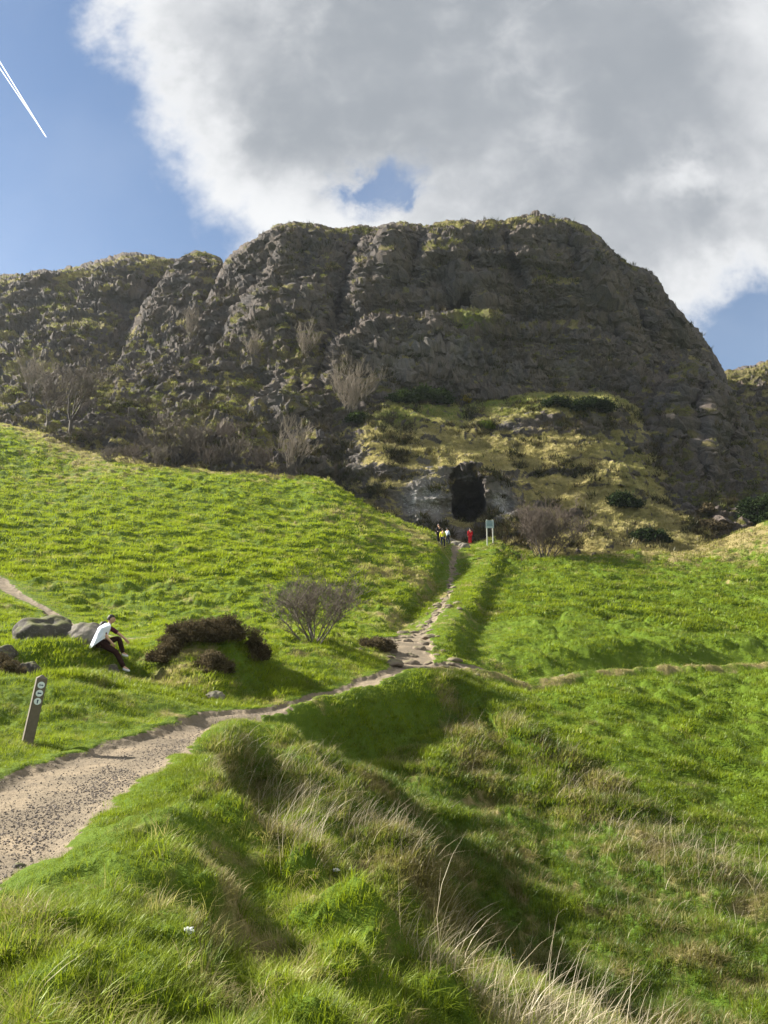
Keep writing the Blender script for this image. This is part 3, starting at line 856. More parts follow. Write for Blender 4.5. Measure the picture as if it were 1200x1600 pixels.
# the grassy outcrop that holds the cave
CAVE = [(701, 739), (709, 731), (725, 728), (742, 730), (752, 739), (757, 760), (760, 778), (759, 800), (748, 806), (744, 813), (730, 813), (720, 809), (711, 803), (707, 786), (705, 767), (700, 755)]
cliff('rock_outcrop', [(470, 770), (492, 745), (504, 712), (512, 690), (535, 660), (565, 640), (600, 618), (640, 612), (690, 622), (730, 634), (780, 626), (830, 617), (880, 613), (935, 613), (975, 622), (1000, 640), (1022, 668), (1045, 702), (1080, 744), (1110, 772), (1150, 806), (1200, 850)],
      [(470, 800), (560, 840), (640, 870), (700, 860), (736, 848), (780, 880), (860, 915), (1000, 920), (1100, 890), (1200, 890)],
      [(470, 785, 84), (504, 720, 84), (520, 760, 79), (530, 690, 84), (560, 650, 92), (560, 690, 82), (560, 700, 80), (560, 790, 74), (600, 625, 97), (600, 665, 86), (600, 690, 81), (640, 720, 78), (640, 790, 72.5), (640, 860, 69), (690, 630, 98), (690, 668, 88.5), (690, 690, 86.0), (690, 705, 82.5), (700, 730, 77), (700, 800, 72.5), (735, 800, 73.2), (735, 730, 75.6), (736, 845, 70.0), (690, 840, 70), (780, 845, 69.0), (790, 800, 72.5), (790, 730, 78.5), (740, 700, 83.5),
       (800, 622, 99), (800, 654, 89.5), (800, 660, 88.2), (800, 684, 87.6), (800, 705, 84), (870, 615, 99.5), (870, 648, 90), (870, 680, 88), (870, 700, 84.5), (870, 735, 81), (870, 780, 75.5), (870, 850, 67.0), (870, 900, 63.5), (940, 614, 100), (940, 634, 92), (940, 680, 89), (940, 705, 85.5), (940, 740, 82), (940, 800, 75), (940, 880, 65), (1000, 660, 97), (1000, 700, 90), (1000, 740, 85), (1000, 800, 78), (1000, 880, 66), (1050, 720, 98), (1060, 800, 83), (1060, 860, 72), (1110, 790, 93), (1110, 850, 77), (1150, 830, 88), (1200, 870, 80)],
      step=1.3, round_px=14, round_m=3, ledge=(3.0, .7), rough=.55, seed=600, veg_bias=.12, tan=.85,
      caves=[(CAVE, 11.0, 4)],
      lichens=[(664, 785, 44, 50, 1.0), (790, 790, 26, 36, .7), (680, 730, 30, 10, .45), (780, 775, 20, 30, .5), (560, 730, 24, 30, .35), (530, 720, 12, 40, .2), (720, 825, 50, 12, .25), (930, 650, 14, 20, .3)],  # patches beside the cave: pale rock and lichen, lightened to read as sunlit
      greens=[(700, 648, 90, 18, 1.0), (850, 630, 140, 18, 1.0), (620, 660, 60, 18, .6), (980, 760, 60, 80, .3)],
      vegs=[(662, 785, 48, 48, -.95), (784, 780, 34, 44, -.8), (735, 835, 60, 16, -.7), (560, 740, 40, 50, -.35), (860, 632, 130, 18, .6), (850, 669, 160, 12, -.75), (1000, 690, 40, 14, -.5), (850, 738, 110, 6, -.55), (900, 792, 90, 6, -.5), (540, 710, 30, 40, -.5), (950, 780, 120, 70, .45), (700, 700, 80, 14, .4), (1080, 800, 60, 60, .6), (930, 650, 40, 14, -.3)],
      back=14)

# ------------------------------------------------------------------ scattered growth (stuff)
def scatter(name, pts, rot, scl, idx, variants, attrs):
    """one object of kind stuff: small source meshes set out on points"""
    me = bpy.data.meshes.new(name)
    me.vertices.add(len(pts)); me.vertices.foreach_set('co', np.ascontiguousarray(pts, np.float32).ravel())
    for an, ty, av in [('rot', 'FLOAT_VECTOR', rot), ('scl', 'FLOAT', scl), ('vidx', 'INT', idx)] + [(k, 'FLOAT', v) for k, v in attrs.items()]:
        a = me.attributes.new(an, ty, 'POINT')
        if ty == 'FLOAT_VECTOR':
            a.data.foreach_set('vector', np.ascontiguousarray(av, np.float32).ravel())
        else:
            a.data.foreach_set('value', np.ascontiguousarray(av, np.int32 if ty == 'INT' else np.float32))
    ob = bpy.data.objects.new(name, me)
    COL.objects.link(ob)
    g = bpy.data.node_groups.new(name, 'GeometryNodeTree')
    g.interface.new_socket('Geometry', in_out='INPUT', socket_type='NodeSocketGeometry')
    g.interface.new_socket('Geometry', in_out='OUTPUT', socket_type='NodeSocketGeometry')
    gi, go = g.nodes.new('NodeGroupInput'), g.nodes.new('NodeGroupOutput')
    ip = g.nodes.new('GeometryNodeInstanceOnPoints')
    ci = g.nodes.new('GeometryNodeCollectionInfo')
    ci.inputs['Collection'].default_value = variants
    ci.inputs['Separate Children'].default_value = True
    ci.inputs['Reset Children'].default_value = True
    ip.inputs['Pick Instance'].default_value = True

    def na(nm, ty):
        nd = g.nodes.new('GeometryNodeInputNamedAttribute')
        nd.data_type = ty
        nd.inputs['Name'].default_value = nm
        return [o for o in nd.outputs if o.enabled][0]
    g.links.new(gi.outputs[0], ip.inputs['Points'])
    g.links.new(ci.outputs[0], ip.inputs['Instance'])
    g.links.new(na('vidx', 'INT'), ip.inputs['Instance Index'])
    g.links.new(na('rot', 'FLOAT_VECTOR'), ip.inputs['Rotation'])
    g.links.new(na('scl', 'FLOAT'), ip.inputs['Scale'])
    g.links.new(ip.outputs[0], go.inputs[0])
    md = ob.modifiers.new('scatter', 'NODES')
    md.node_group = g
    return tag(ob, kind='stuff')


def blades(n, rad, hgt, wid, lean=.5, wind=0.3, seg=3, rng=RNG, curl=1.0):
    """n curved blades as one vertex and face block; 'up' runs 0 at the root to 1 at the tip"""
    a = rng.uniform(0, 2 * np.pi, n); r = rad * np.sqrt(rng.uniform(0, 1, n))
    root = np.stack([r * np.cos(a), r * np.sin(a), np.full(n, -.03)], 1)
    h = hgt * rng.uniform(.55, 1.15, n)
    b = a + rng.normal(0, .9, n)
    out = np.stack([np.cos(b), np.sin(b), np.zeros(n)], 1) * (lean * rng.uniform(.2, 1.3, n))[:, None]
    out[:, 0] += wind * rng.uniform(.4, 1.4, n)
    side = np.stack([-np.sin(b), np.cos(b), np.zeros(n)], 1) * (wid * rng.uniform(.6, 1.2, n) / 2)[:, None]
    tw = rng.uniform(0, 2 * np.pi, n)
    side = side * 1.0 + 0
    V, F, U = [], [], []
    ts = np.linspace(0, 1, seg + 1)
    for t in ts:
        c = root + out * (h * t ** (1 + .9 * curl))[:, None]
        c[:, 2] += h * (t - .38 * np.linalg.norm(out, axis=1) * t ** 2.2)
        w = (1 - t ** 1.6) * .94 + .06
        V += [c - side * w, c + side * w]
        U += [np.full(n, t)] * 2
    V = np.stack(V, 1); U = np.stack(U, 1)
    k = 2 * (seg + 1)
    f = np.array([[2 * i, 2 * i + 1, 2 * i + 3, 2 * i + 2] for i in range(seg)])
    F = (np.arange(n)[:, None, None] * k + f[None]).reshape(-1, 4)
    return V.reshape(-1, 3), F, U.ravel()


def clump_set(name, count, mat, **kw):
    c = bpy.data.collections.new(name)
    for i in range(count):
        V, F, U = blades(**kw)
        me_o = mesh_np('%s_tuft_%02d' % (name, i), V, F, mat, True, {'up': U})
        COL.objects.unlink(me_o)
        c.objects.link(me_o)
    return c


def grass_mat(name, green_a, green_b, dry_a, dry_b, trans=.45):
    m, t = material(name)
    dry, hue, up = t.attr('dry', True), t.attr('hue', True), t.attr('up')
    g = t.mix(hue, green_a, green_b)
    d = t.mix(hue, dry_a, dry_b)
    f = t.m('ADD', dry, t.m('MULTIPLY', t.m('SUBTRACT', up, .55), .35), clamp=True)
    c = t.mix(f, g, d)
    df = t.n('ShaderNodeBsdfDiffuse'); t.put(df.inputs[0], c)
    tr = t.n('ShaderNodeBsdfTranslucent'); t.put(tr.inputs[0], t.mix(.35, c, (.30, .36, .02)) if trans > .3 else c)
    gl = t.n('ShaderNodeBsdfGlossy'); gl.inputs['Roughness'].default_value = .45; gl.inputs[0].default_value = (.8, .85, .7, 1)
    m1 = t.n('ShaderNodeMixShader'); m1.inputs[0].default_value = trans
    t.put(m1.inputs[1], df.outputs[0]); t.put(m1.inputs[2], tr.outputs[0])
    m2 = t.n('ShaderNodeMixShader'); m2.inputs[0].default_value = .02
    t.put(m2.inputs[1], m1.outputs[0]); t.put(m2.inputs[2], gl.outputs[0])
    t.put(t.n('ShaderNodeOutputMaterial').inputs[0], m2.outputs[0])
    return m


GM = grass_mat('grass_blade', (.048, .088, .009), (.225, .300, .008), (.16, .128, .055), (.40, .33, .165))


def grid_pick(x, y):
    """terrain grid values at points, by the polar grid's own axes"""
    a, r = np.arctan2(x, y), np.hypot(x, y)
    i = np.clip(np.searchsorted(RR, r) - 1, 0, len(RR) - 2); j = np.clip(np.searchsorted(AZ, a) - 1, 0, len(AZ) - 2)
    fi, fj = (r - RR[i]) / (RR[i + 1] - RR[i]), (a - AZ[j]) / (AZ[j + 1] - AZ[j])
    g = lambda T: (T[i, j] * (1 - fi) * (1 - fj) + T[i + 1, j] * fi * (1 - fj) + T[i, j + 1] * (1 - fi) * fj + T[i + 1, j + 1] * fi * fj)
    return [g(T) for T in (TZ, TPD, TDRY, TRANK, TSTRAW, TGUL)]


def gz(x, y):
    return float(grid_pick(np.array([x], float), np.array([y], float))[0][0])


def spread(n, r0, r1, amax=.64):
    a = RNG.uniform(-amax, amax, n)
    r = np.sqrt(RNG.uniform(r0 * r0, r1 * r1, n)) if r1 / r0 < 1.8 else np.exp(RNG.uniform(math.log(r0), math.log(r1), n))
    return r * np.sin(a), r * np.cos(a), r


BANDS = [('grass', 2.0, 7.0, 34000, dict(n=13, rad=.06, hgt=.085, wid=.004, lean=.9, wind=.1, seg=3)),
         ('grass', 7.0, 18.0, 60000, dict(n=13, rad=.11, hgt=.11, wid=.007, lean=.8, wind=.15, seg=3)),
         ('grass', 18.0, 42.0, 80000, dict(n=14, rad=.20, hgt=.14, wid=.016, lean=.8, wind=.3, seg=2)),
         ('grass', 42.0, 98.0, 80000, dict(n=14, rad=.36, hgt=.19, wid=.034, lean=.9, wind=.3, seg=2))]
for bi, (nm, r0, r1, n, kw) in enumerate(BANDS):
    x, y, r = spread(n, r0, r1)
    z, pd, dry, rank, straw, gul = grid_pick(x, y)
    keep = (pd > -.04 + .13 * RNG.uniform(0, 1, n))
    x, y, z, r, dry, rank, straw, pd, gul = (q[keep] for q in (x, y, z, r, dry, rank, straw, pd, gul))
    m = len(x)
    hn = fbm2(x * .8, y * .8, 3, 61)
    lush = 1 + .9 * rank + .35 * hn
    worn = .45 + .55 * sstep(pd, .05, .6)
    bump = tussock(x, y, rank, pd)
    bump = np.clip((bump - .12) / .25, -1, 1)
    scl = lush * worn * RNG.uniform(.65, 1.2, m) * (1 + .35 * bump)
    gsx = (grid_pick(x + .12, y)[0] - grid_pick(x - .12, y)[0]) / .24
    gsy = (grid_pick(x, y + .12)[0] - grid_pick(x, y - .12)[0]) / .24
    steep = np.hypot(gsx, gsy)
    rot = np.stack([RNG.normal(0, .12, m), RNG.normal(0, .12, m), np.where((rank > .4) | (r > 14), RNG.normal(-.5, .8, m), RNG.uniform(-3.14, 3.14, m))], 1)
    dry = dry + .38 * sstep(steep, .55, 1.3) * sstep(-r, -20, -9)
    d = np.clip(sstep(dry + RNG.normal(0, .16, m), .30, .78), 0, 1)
    hue = np.clip(.58 - .26 * sstep(x - .1 * y, 1.0, 6.0) * sstep(r, 12, 20) - .42 * gul - .06 * sstep(x, 0, 4) + .46 * hn + .02 * sstep(-r, -9, -5) + .30 * sstep(-x, -4, 6) * sstep(r, 18, 30) - .42 * rank * sstep(r, 4, 8) + RNG.normal(0, .2, m), 0, 1)  # gully tufts coloured darker green, painting in the hollow's shade
    cs = clump_set('turf_%d' % bi, 6, GM, **kw)
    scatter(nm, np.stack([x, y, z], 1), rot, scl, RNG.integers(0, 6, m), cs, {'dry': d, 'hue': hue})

# cliff turf: tan tufts on the ledges, low dark scrub between
CM = grass_mat('ledge_turf', (.075, .070, .028), (.215, .250, .040), (.30, .25, .125), (.60, .50, .27), .45)
cs = clump_set('ledge', 6, CM, n=16, rad=.5, hgt=.55, wid=.07, lean=.9, wind=.25, seg=2)
SM = grass_mat('scrub_leaf', (.022, .030, .010), (.050, .058, .016), (.060, .045, .022), (.11, .085, .045), .15)
ss = clump_set('scrub', 6, SM, n=26, rad=.55, hgt=.8, wid=.10, lean=.8, wind=.0, seg=1)
LP, LT, LG, SP = [], [], [], []
for V, N, veg, tan, grn, PX, PY in CLIFF_PTS:
    ok = (PX > -60) & (PX < 1260)
    n = int(ok.sum() * .36)
    i = RNG.choice(np.flatnonzero(ok.ravel()), n, replace=False)
    v, vg, tn, gn, up = V.reshape(-1, 3)[i], veg.ravel()[i], tan.ravel()[i], grn.ravel()[i], N.reshape(-1, 3)[i, 2]
    k = vg + RNG.normal(0, .12, n) > .62
    LP.append(v[k]); LT.append(tn[k]); LG.append(gn[k])
    k2 = (noise3(v / 4.5, 91) + .6 * noise3(v / 1.6, 92) + RNG.normal(0, .15, n) > .22) & (up < .75) & (up > .12) & (RNG.uniform(0, 1, n) < .32)
    SP.append(v[k2])
LP, LT, LG, SP = np.concatenate(LP), np.concatenate(LT), np.concatenate(LG), np.concatenate(SP)
m = len(LP)
scatter('ledge_grass', LP, np.stack([RNG.normal(0, .2, m), RNG.normal(0, .2, m), RNG.uniform(-3, 3, m)], 1), RNG.uniform(.28, .72, m) * (LP[:, 1] / 95) ** .5, RNG.integers(0, 6, m), cs,
        {'dry': np.clip(.34 + 1.15 * (LT - .3) - .8 * LG + RNG.normal(0, .17, m), 0, 1), 'hue': np.clip(RNG.normal(.40, .22, m) + .55 * LG, 0, 1)})  # outcrop tufts coloured brighter as sunlit, cliff tufts darker as in shadow
m = len(SP)
scatter('ledge_scrub', SP, np.stack([RNG.normal(0, .2, m), RNG.normal(0, .2, m), RNG.uniform(-3, 3, m)], 1), RNG.uniform(.5, 1.2, m), RNG.integers(0, 6, m), ss,
        {'dry': RNG.uniform(0, 1, m), 'hue': RNG.uniform(0, 1, m)})
print('ledge', len(LP), 'scrub', len(SP))

# dead stalks
STM = grass_mat('dead_stalk', (.26, .22, .14), (.42, .36, .25), (.32, .27, .18), (.56, .50, .38), .15)
sl = clump_set('stalk', 8, STM, n=4, rad=.16, hgt=.60, wid=.0055, lean=.45, wind=.7, seg=4, curl=.6)
PTS = []
for L, k in zip(STRAW_LINES, (300, 520, 330, 90, 90)):
    L = np.array(L)
    q = RNG.uniform(0, len(L) - 1, k)
    i = np.floor(q).astype(int); f_ = (q - i)[:, None]
    p = L[i] * (1 - f_) + L[i + 1] * f_
    PTS.append(np.concatenate([p[:, :2] + RNG.normal(0, .85, (k, 2)) * p[:, 2:3], np.full((k, 1), .95)], 1))
PTS.append(np.stack([RNG.uniform(-1.5, 6, 140), RNG.uniform(5.5, 19, 140), np.full(140, .7)], 1))
PTS = np.concatenate(PTS)
z, pd, dry, rank, straw, gul = grid_pick(PTS[:, 0], PTS[:, 1])
k = (pd > .3) & ((rank > .3) | (straw > .2))
PTS, z = PTS[k], z[k]
m = len(PTS)
scatter('dead_stalks', np.stack([PTS[:, 0], PTS[:, 1], z], 1), np.stack([RNG.normal(0, .15, m), RNG.normal(0, .2, m), RNG.normal(.15, .6, m)], 1), PTS[:, 2] * RNG.uniform(.4, 1.25, m), RNG.integers(0, 8, m), sl,
        {'dry': RNG.uniform(0, 1, m), 'hue': RNG.uniform(0, 1, m)})
# matted dead grass under the stalks
mt = clump_set('mat', 6, GM, n=22, rad=.16, hgt=.26, wid=.008, lean=1.1, wind=.5, seg=3)
x, y, r = spread(34000, 3.5, 26)
z, pd, dry, rank, straw, gul = grid_pick(x, y)
k = (pd > .25) & (RNG.uniform(0, 1, len(x)) < np.clip(straw * .30 + .3 * gul * (fbm2(x * 1.2, y * 1.2, 3, 71) > .1), 0, 1))
x, y, z, r, straw = x[k], y[k], z[k], r[k], straw[k]
m = len(x)
scatter('dead_grass', np.stack([x, y, z], 1), np.stack([RNG.normal(0, .2, m), RNG.normal(0, .2, m), RNG.normal(0, 1.3, m)], 1), RNG.uniform(.5, 1.0, m) * (r / 10) ** .3, RNG.integers(0, 6, m), mt,
        {'dry': np.clip(RNG.normal(.85, .15, m), 0, 1), 'hue': RNG.uniform(0, 1, m)})

# ------------------------------------------------------------------ stones
def ico(level=4):
    import bmesh
    bm = bmesh.new()
    bmesh.ops.create_icosphere(bm, subdivisions=level, radius=1)
    V = np.array([v.co[:] for v in bm.verts]); F = np.array([[v.index for v in f.verts] for f in bm.faces])
    bm.free()
    return V, F


ICO5, ICO3 = ico(5), ico(3)


def stone_mat(name, base, moss=.3, lichen=.3):
    m, t = material(name)
    co = t.n('ShaderNodeTexCoord').outputs['Object']
    n, n2 = t.noise(co, 3, 6, .65), t.noise(co, 14, 5, .65)
    c = t.mix(n, tuple(v * .6 for v in base), tuple(v * 1.4 for v in base))
    c = t.mix(t.m('MULTIPLY', t.ramp(n2, .55, .7), lichen), c, (.34, .33, .29))
    up = t.n('ShaderNodeSeparateXYZ'); t.put(up.inputs[0], t.n('ShaderNodeTexCoord').outputs['Normal'])
    c = t.mix(t.m('MULTIPLY', t.ramp(t.m('ADD', up.outputs[2], t.m('MULTIPLY', t.m('SUBTRACT', n, .5), 1.6)), .55, 1.0), moss), c, (.11, .12, .035))
    finish(t, c, .9, t.m('ADD', n, n2), .6, .03, .2)
    return m


ST_DARK = stone_mat('weathered_basalt', (.070, .063, .052), .7, .3)
ST_PALE = stone_mat('pale_stone', (.145, .130, .110), .35, .3)
ST_TRACK = stone_mat('track_stone', (.15, .12, .09), .4, .15)


def stone_mesh(name, size, seed, mat, lumps=.28, level=5, flat=.25):
    V, F = ICO5 if level == 5 else ICO3
    q = V + seed * 7.13
    h = lumps * noise3(q * 1.1, seed) + lumps * .5 * noise3(q * 2.6, seed + 1) + lumps * .16 * noise3(q * 7, seed + 2)
    c1, e1 = cells3(q * 1.3, seed + 3)
    h = h + (.5 - c1) * lumps * .9
    P_ = V * (1 + h)[:, None]
    P_[:, 2] = np.where(P_[:, 2] < -flat, -flat + (P_[:, 2] + flat) * .3, P_[:, 2])
    return mesh_np(name, P_ * np.array(size), F, mat, True)


def put_stone(px, py, d, size, seed, mat, label, cat='rock', name='boulder', lumps=.28, level=5, group=None, rz=0.0, sink=.1):
    p = at(px, py, d)
    o = stone_mesh(name, size, seed, mat, lumps, level)
    o.location = (p[0], p[1], gz(p[0], p[1]) - sink * size[2])
    o.rotation_euler = (0, 0, rz)
    return tag(o, label, cat, group)


put_stone(66, 1008, 20.9, (.9, .75, .76), 3, ST_DARK, 'big rounded dark boulder with a mossy top, left of the seated people')
seat_rock = put_stone(132, 1028, 20.75, (.66, .5, .66), 5, ST_PALE, 'long pale flat-topped rock the two people sit on', lumps=.2)
put_stone(172, 1056, 20.0, (.26, .24, .30), 8, ST_DARK, 'small mossy rock just below the seat, beside the dark trouser leg', lumps=.2)
put_stone(0, 1012, 19.2, (.55, .5, .42), 11, ST_DARK, 'dark rough rock cut by the left edge of the photo')
put_stone(45, 1035, 18.6, (.34, .3, .3), 12, ST_DARK, 'pointed grassy stone between the left edge and the big boulder')
put_stone(337, 1062, 18.6, (.25, .2, .16), 14, ST_PALE, 'small grey stone half buried under the heather knoll')
put_stone(30, 1346, 5.9, (.045, .04, .03), 17, ST_DARK, 'single black fist-sized stone lying on the near path', name='stone', level=3)
# tumbled blocks below the cave
for i, (px, py, d, sz) in enumerate(((712, 836, 67.5, .62), (722, 842, 67, .45), (700, 828, 69, .8), (752, 812, 71.5, .75), (775, 815, 71.5, .9), (790, 828, 70.5, .6), (727, 850, 66, .5), (686, 822, 70, .8), (760, 806, 72, .5))):
    put_stone(px, py, d, (sz, sz * .8, sz * .75), 20 + i, ST_PALE, 'tumbled block of pale rock on the bare ground under the cave mouth', group='blocks below the cave', level=3, name='rock')
# stones of the rough track
rr_ = random.Random(5)
for i in range(100):
    y = 26.5 + 36 * rr_.random() ** 1.9
    pth = PATHS[0]
    x = float(np.interp(y, pth[12:, 1], pth[12:, 0])) + rr_.gauss(0, .5 if y > 33 else 1.1)
    sz = rr_.uniform(.10, .34)
    o = stone_mesh('rock', (sz, sz * rr_.uniform(.7, 1), sz * rr_.uniform(.35, .6)), 40 + i, ST_TRACK, .3, 3)
    o.location = (x, y, gz(x, y) - .03)
    o.rotation_euler = (0, 0, rr_.uniform(0, 6))
    tag(o, 'loose brown stone on the rough track climbing to the cave', 'rock', 'stones of the rough track')

# gravel on the paths
gcol = bpy.data.collections.new('gravel_set')
GRM = stone_mat('gravel_stone', (.20, .172, .145), 0, .3)
for i in range(6):
    V, F = ico(1) if i == 0 else (V, F)
    h = 1 + .35 * noise3(V * 1.3 + i * 3.1, i)
    g = mesh_np('pebble_%02d' % i, V * h[:, None] * np.array([1, .8, .6]), F, GRM, False)
    COL.objects.unlink(g); gcol.objects.link(g)
n = 130000
x = RNG.uniform(-5.2, -2.4, n); y = RNG.uniform(4.2, 19, n)
k = RNG.uniform(0, 1, n) < (6.5 / np.maximum(y, 5)) ** 1.2
x, y = x[k], y[k]
z, pd, *_ = grid_pick(x, y)
cx = np.interp(y, PATHS[0][:9, 1], PATHS[0][:9, 0])
band = np.exp(-((x - cx - .28 + .25 * noise2(y * .5, y * 0, 3)) / .36) ** 2) * (.5 + .8 * (noise2(x * 1.1, y * .7, 8) > -.15))
k = (pd < -.02) & (RNG.uniform(0, 1, len(x)) < .07 + .34 * band)
x, y, z = x[k], y[k], z[k]
m = len(x)
scatter('gravel', np.stack([x, y, z + .002], 1), RNG.uniform(-3, 3, (m, 3)), .004 + .013 * RNG.uniform(0, 1, m) ** 3 + .003 * RNG.uniform(0, 1, m), RNG.integers(0, 6, m), gcol, {'dry': RNG.uniform(0, 1, m)})

# ------------------------------------------------------------------ bare shrubs and evergreens
def prisms(P0, P1, r0, r1, k=4):
    P0, P1 = np.asarray(P0, float), np.asarray(P1, float)
    d = P1 - P0; d /= np.linalg.norm(d, axis=1, keepdims=True) + 1e-9
    a = np.where(np.abs(d[:, 2:3]) > .9, np.array([[1., 0, 0]]), np.array([[0, 0, 1.]]))
    s = np.cross(d, a); s /= np.linalg.norm(s, axis=1, keepdims=True) + 1e-9
    t = np.cross(d, s)
    V = []
    for c, rr in ((P0, r0), (P1, r1)):
        for i in range(k):
            an = 2 * math.pi * i / k
            V.append(c + (s * math.cos(an) + t * math.sin(an)) * np.asarray(rr)[:, None])
    V = np.stack(V, 1)
    f = np.array([[i, (i + 1) % k, k + (i + 1) % k, k + i] for i in range(k)])
    F = (np.arange(len(P0))[:, None, None] * 2 * k + f[None]).reshape(-1, 4)
    return V.reshape(-1, 3), F


def bare_shrub(loc, h, w, label, seed, stem_m, twig_m, stems=7, levels=3, upright=.5, cat='shrub', name='bare_shrub', group=None, lean=0.1, twig_r=.010, kids=6, stem_r=.05, trunk_h=0.0):
    rg = random.Random(seed)
    root = empty(name, loc, label, cat, group)
    S, T = [], []

    def grow(p, d, L, r, lev):
        nseg = 5 if lev < 2 else 4
        pts = [p]
        for i in range(nseg):
            d = (d + Vector((rg.gauss(0, .16), rg.gauss(0, .16), rg.gauss(.05, .10)))).normalized()
            q = p + d * (L / nseg)
            ra, rb = r * (1 - .75 * i / nseg), r * (1 - .75 * (i + 1) / nseg)
            (S if lev == 0 else T).append((p, q, max(ra, twig_r * .6), max(rb, twig_r * .5)))
            p = q
            pts.append((p, d))
        if lev < levels:
            for c in range(kids):
                q, dd = pts[1 + min(nseg - 1, int(nseg * (.15 + .85 * rg.random())))]
                az = rg.uniform(0, 2 * math.pi)
                nd = (dd * (.6 + upright * .5) + Vector((math.cos(az), math.sin(az), .25 + .3 * upright)) * .75).normalized()
                grow(q, nd, L * rg.uniform(.35, .62), max(r * .42, twig_r), lev + 1)
    for i in range(stems):
        az = rg.uniform(0, 2 * math.pi)
        sp = rg.uniform(.1, 1) * (w / h) * .55
        d = Vector((math.cos(az) * sp + lean, math.sin(az) * sp, 1)).normalized()
        b = Vector((math.cos(az), math.sin(az), 0)) * (w * .07 * rg.random())
        if trunk_h and i == 0:
            S.append((Vector((0, 0, -.2)), Vector((0, 0, trunk_h)), stem_r * 1.6, stem_r * 1.2))
        grow(b + Vector((0, 0, trunk_h - .1)), d, h * rg.uniform(.6, .85), stem_r * rg.uniform(.6, 1), 0)
    for nm, L, mt in (('trunk', S, stem_m), ('crown', T, twig_m)):
        V, F = prisms([a[0][:] for a in L], [a[1][:] for a in L], [a[2] for a in L], [a[3] for a in L], 4 if nm == 'trunk' else 3)
        mesh_np(nm, V, F, mt, True, parent=root)
    return root


def leafy_shrub(loc, size, label, seed, leaf_m, stem_m, n=5000, leaf=.12, cat='shrub', name='shrub', group=None, twig=False):
    rg = np.random.default_rng(seed)
    root = empty(name, loc, label, cat, group)
    # clusters over a lumpy dome, leaves round each cluster
    nc = 34 if twig else 70
    u = rg.uniform(0, 2 * np.pi, nc); v = rg.uniform(0, 1, nc) ** .8
    rad = rg.uniform(.55, 1.0, nc)
    C = np.stack([np.cos(u) * np.sqrt(1 - v * v), np.sin(u) * np.sqrt(1 - v * v), v], 1) * rad[:, None]
    i = rg.integers(0, nc, n)
    Pc = (C[i] + rg.normal(0, .13, (n, 3))) * np.array(size)
    Pc[:, 2] = np.abs(Pc[:, 2])
    d = rg.normal(0, 1, (n, 3)) + np.array([0, 0, .5]) + C[i] * .8
    d /= np.linalg.norm(d, axis=1, keepdims=True)
    s_ = np.cross(d, rg.normal(0, 1, (n, 3))); s_ /= np.linalg.norm(s_, axis=1, keepdims=True)
    L = leaf * rg.uniform(.6, 1.3, n)[:, None]
    wd = L * (.09 if twig else .32)
    V = np.stack([Pc - d * L * .5, Pc + s_ * wd, Pc + d * L * .5, Pc - s_ * wd], 1).reshape(-1, 3)
    F = np.arange(4 * n).reshape(-1, 4)
    mesh_np('foliage', V, F, leaf_m, False, {'tone': np.repeat(rg.uniform(0, 1, nc)[i] * .6 + rg.uniform(0, .4, n), 4)}, root)
    k = 40
    j = rg.integers(0, nc, k)
    V, F = prisms(np.stack([rg.normal(0, .1 * size[0], k), rg.normal(0, .1 * size[1], k), np.full(k, -.1)], 1), C[j] * np.array(size) * .9, np.full(k, .03 * size[2]), np.full(k, .008 * size[2]), 4)
    mesh_np('stems', V, F, stem_m, True, parent=root)
    return root


def leaf_mat(name, a, b, trans=.25):
    m, t = material(name)
    c = t.mix(t.attr('tone'), a, b)
    df = t.n('ShaderNodeBsdfDiffuse'); t.put(df.inputs[0], c)
    tr = t.n('ShaderNodeBsdfTranslucent'); t.put(tr.inputs[0], c)
    mx = t.n('ShaderNodeMixShader'); mx.inputs[0].default_value = trans
    t.put(mx.inputs[1], df.outputs[0]); t.put(mx.inputs[2], tr.outputs[0])
    t.put(t.n('ShaderNodeOutputMaterial').inputs[0], mx.outputs[0])
    return m


BARK_D = plain('dark_bark', (.060, .050, .042), .9, .4, 12)
BARK_G = plain('grey_bark', (.13, .115, .095), .9, .4, 12)
TWIG_B = plain('brown_twig', (.115, .094, .074), .9, .3, 6)
TWIG_P = plain('pale_twig', (.19, .158, .122), .9, .3, 6)
TWIG_R = plain('russet_twig', (.098, .076, .060), .9, .35, 5)
GORSE = leaf_mat('gorse_leaf', (.018, .034, .010), (.060, .085, .022))
GORSE_Y = leaf_mat('gorse_flower', (.07, .08, .015), (.42, .30, .02))
HEATH = leaf_mat('heather_leaf', (.030, .024, .014), (.150, .122, .070), .25)
IVY = leaf_mat('evergreen_leaf', (.012, .022, .010), (.035, .050, .018))


def hit(px, py):
    """where the sight line through a pixel meets what has been built"""
    bpy.context.view_layer.update()
    dg = bpy.context.evaluated_depsgraph_get()
    return dg


STRUCT = [o for o in COL.objects if o.get('kind') == 'structure']


def cast(px, py):
    rx, ry, rz = (float(a) for a in ray(px, py))
    d = Vector((rx, ry, rz)).normalized()
    best = None
    for o in STRUCT:
        okk, p, nn, i = o.ray_cast(Vector(CAM), d)
        if okk and (best is None or (p - Vector(CAM)).length < (best - Vector(CAM)).length):
            best = p.copy()
    return best


def gp(px, py, d):
    p = at(px, py, d)
    return (float(p[0]), float(p[1]), gz(p[0], p[1]) - .05)


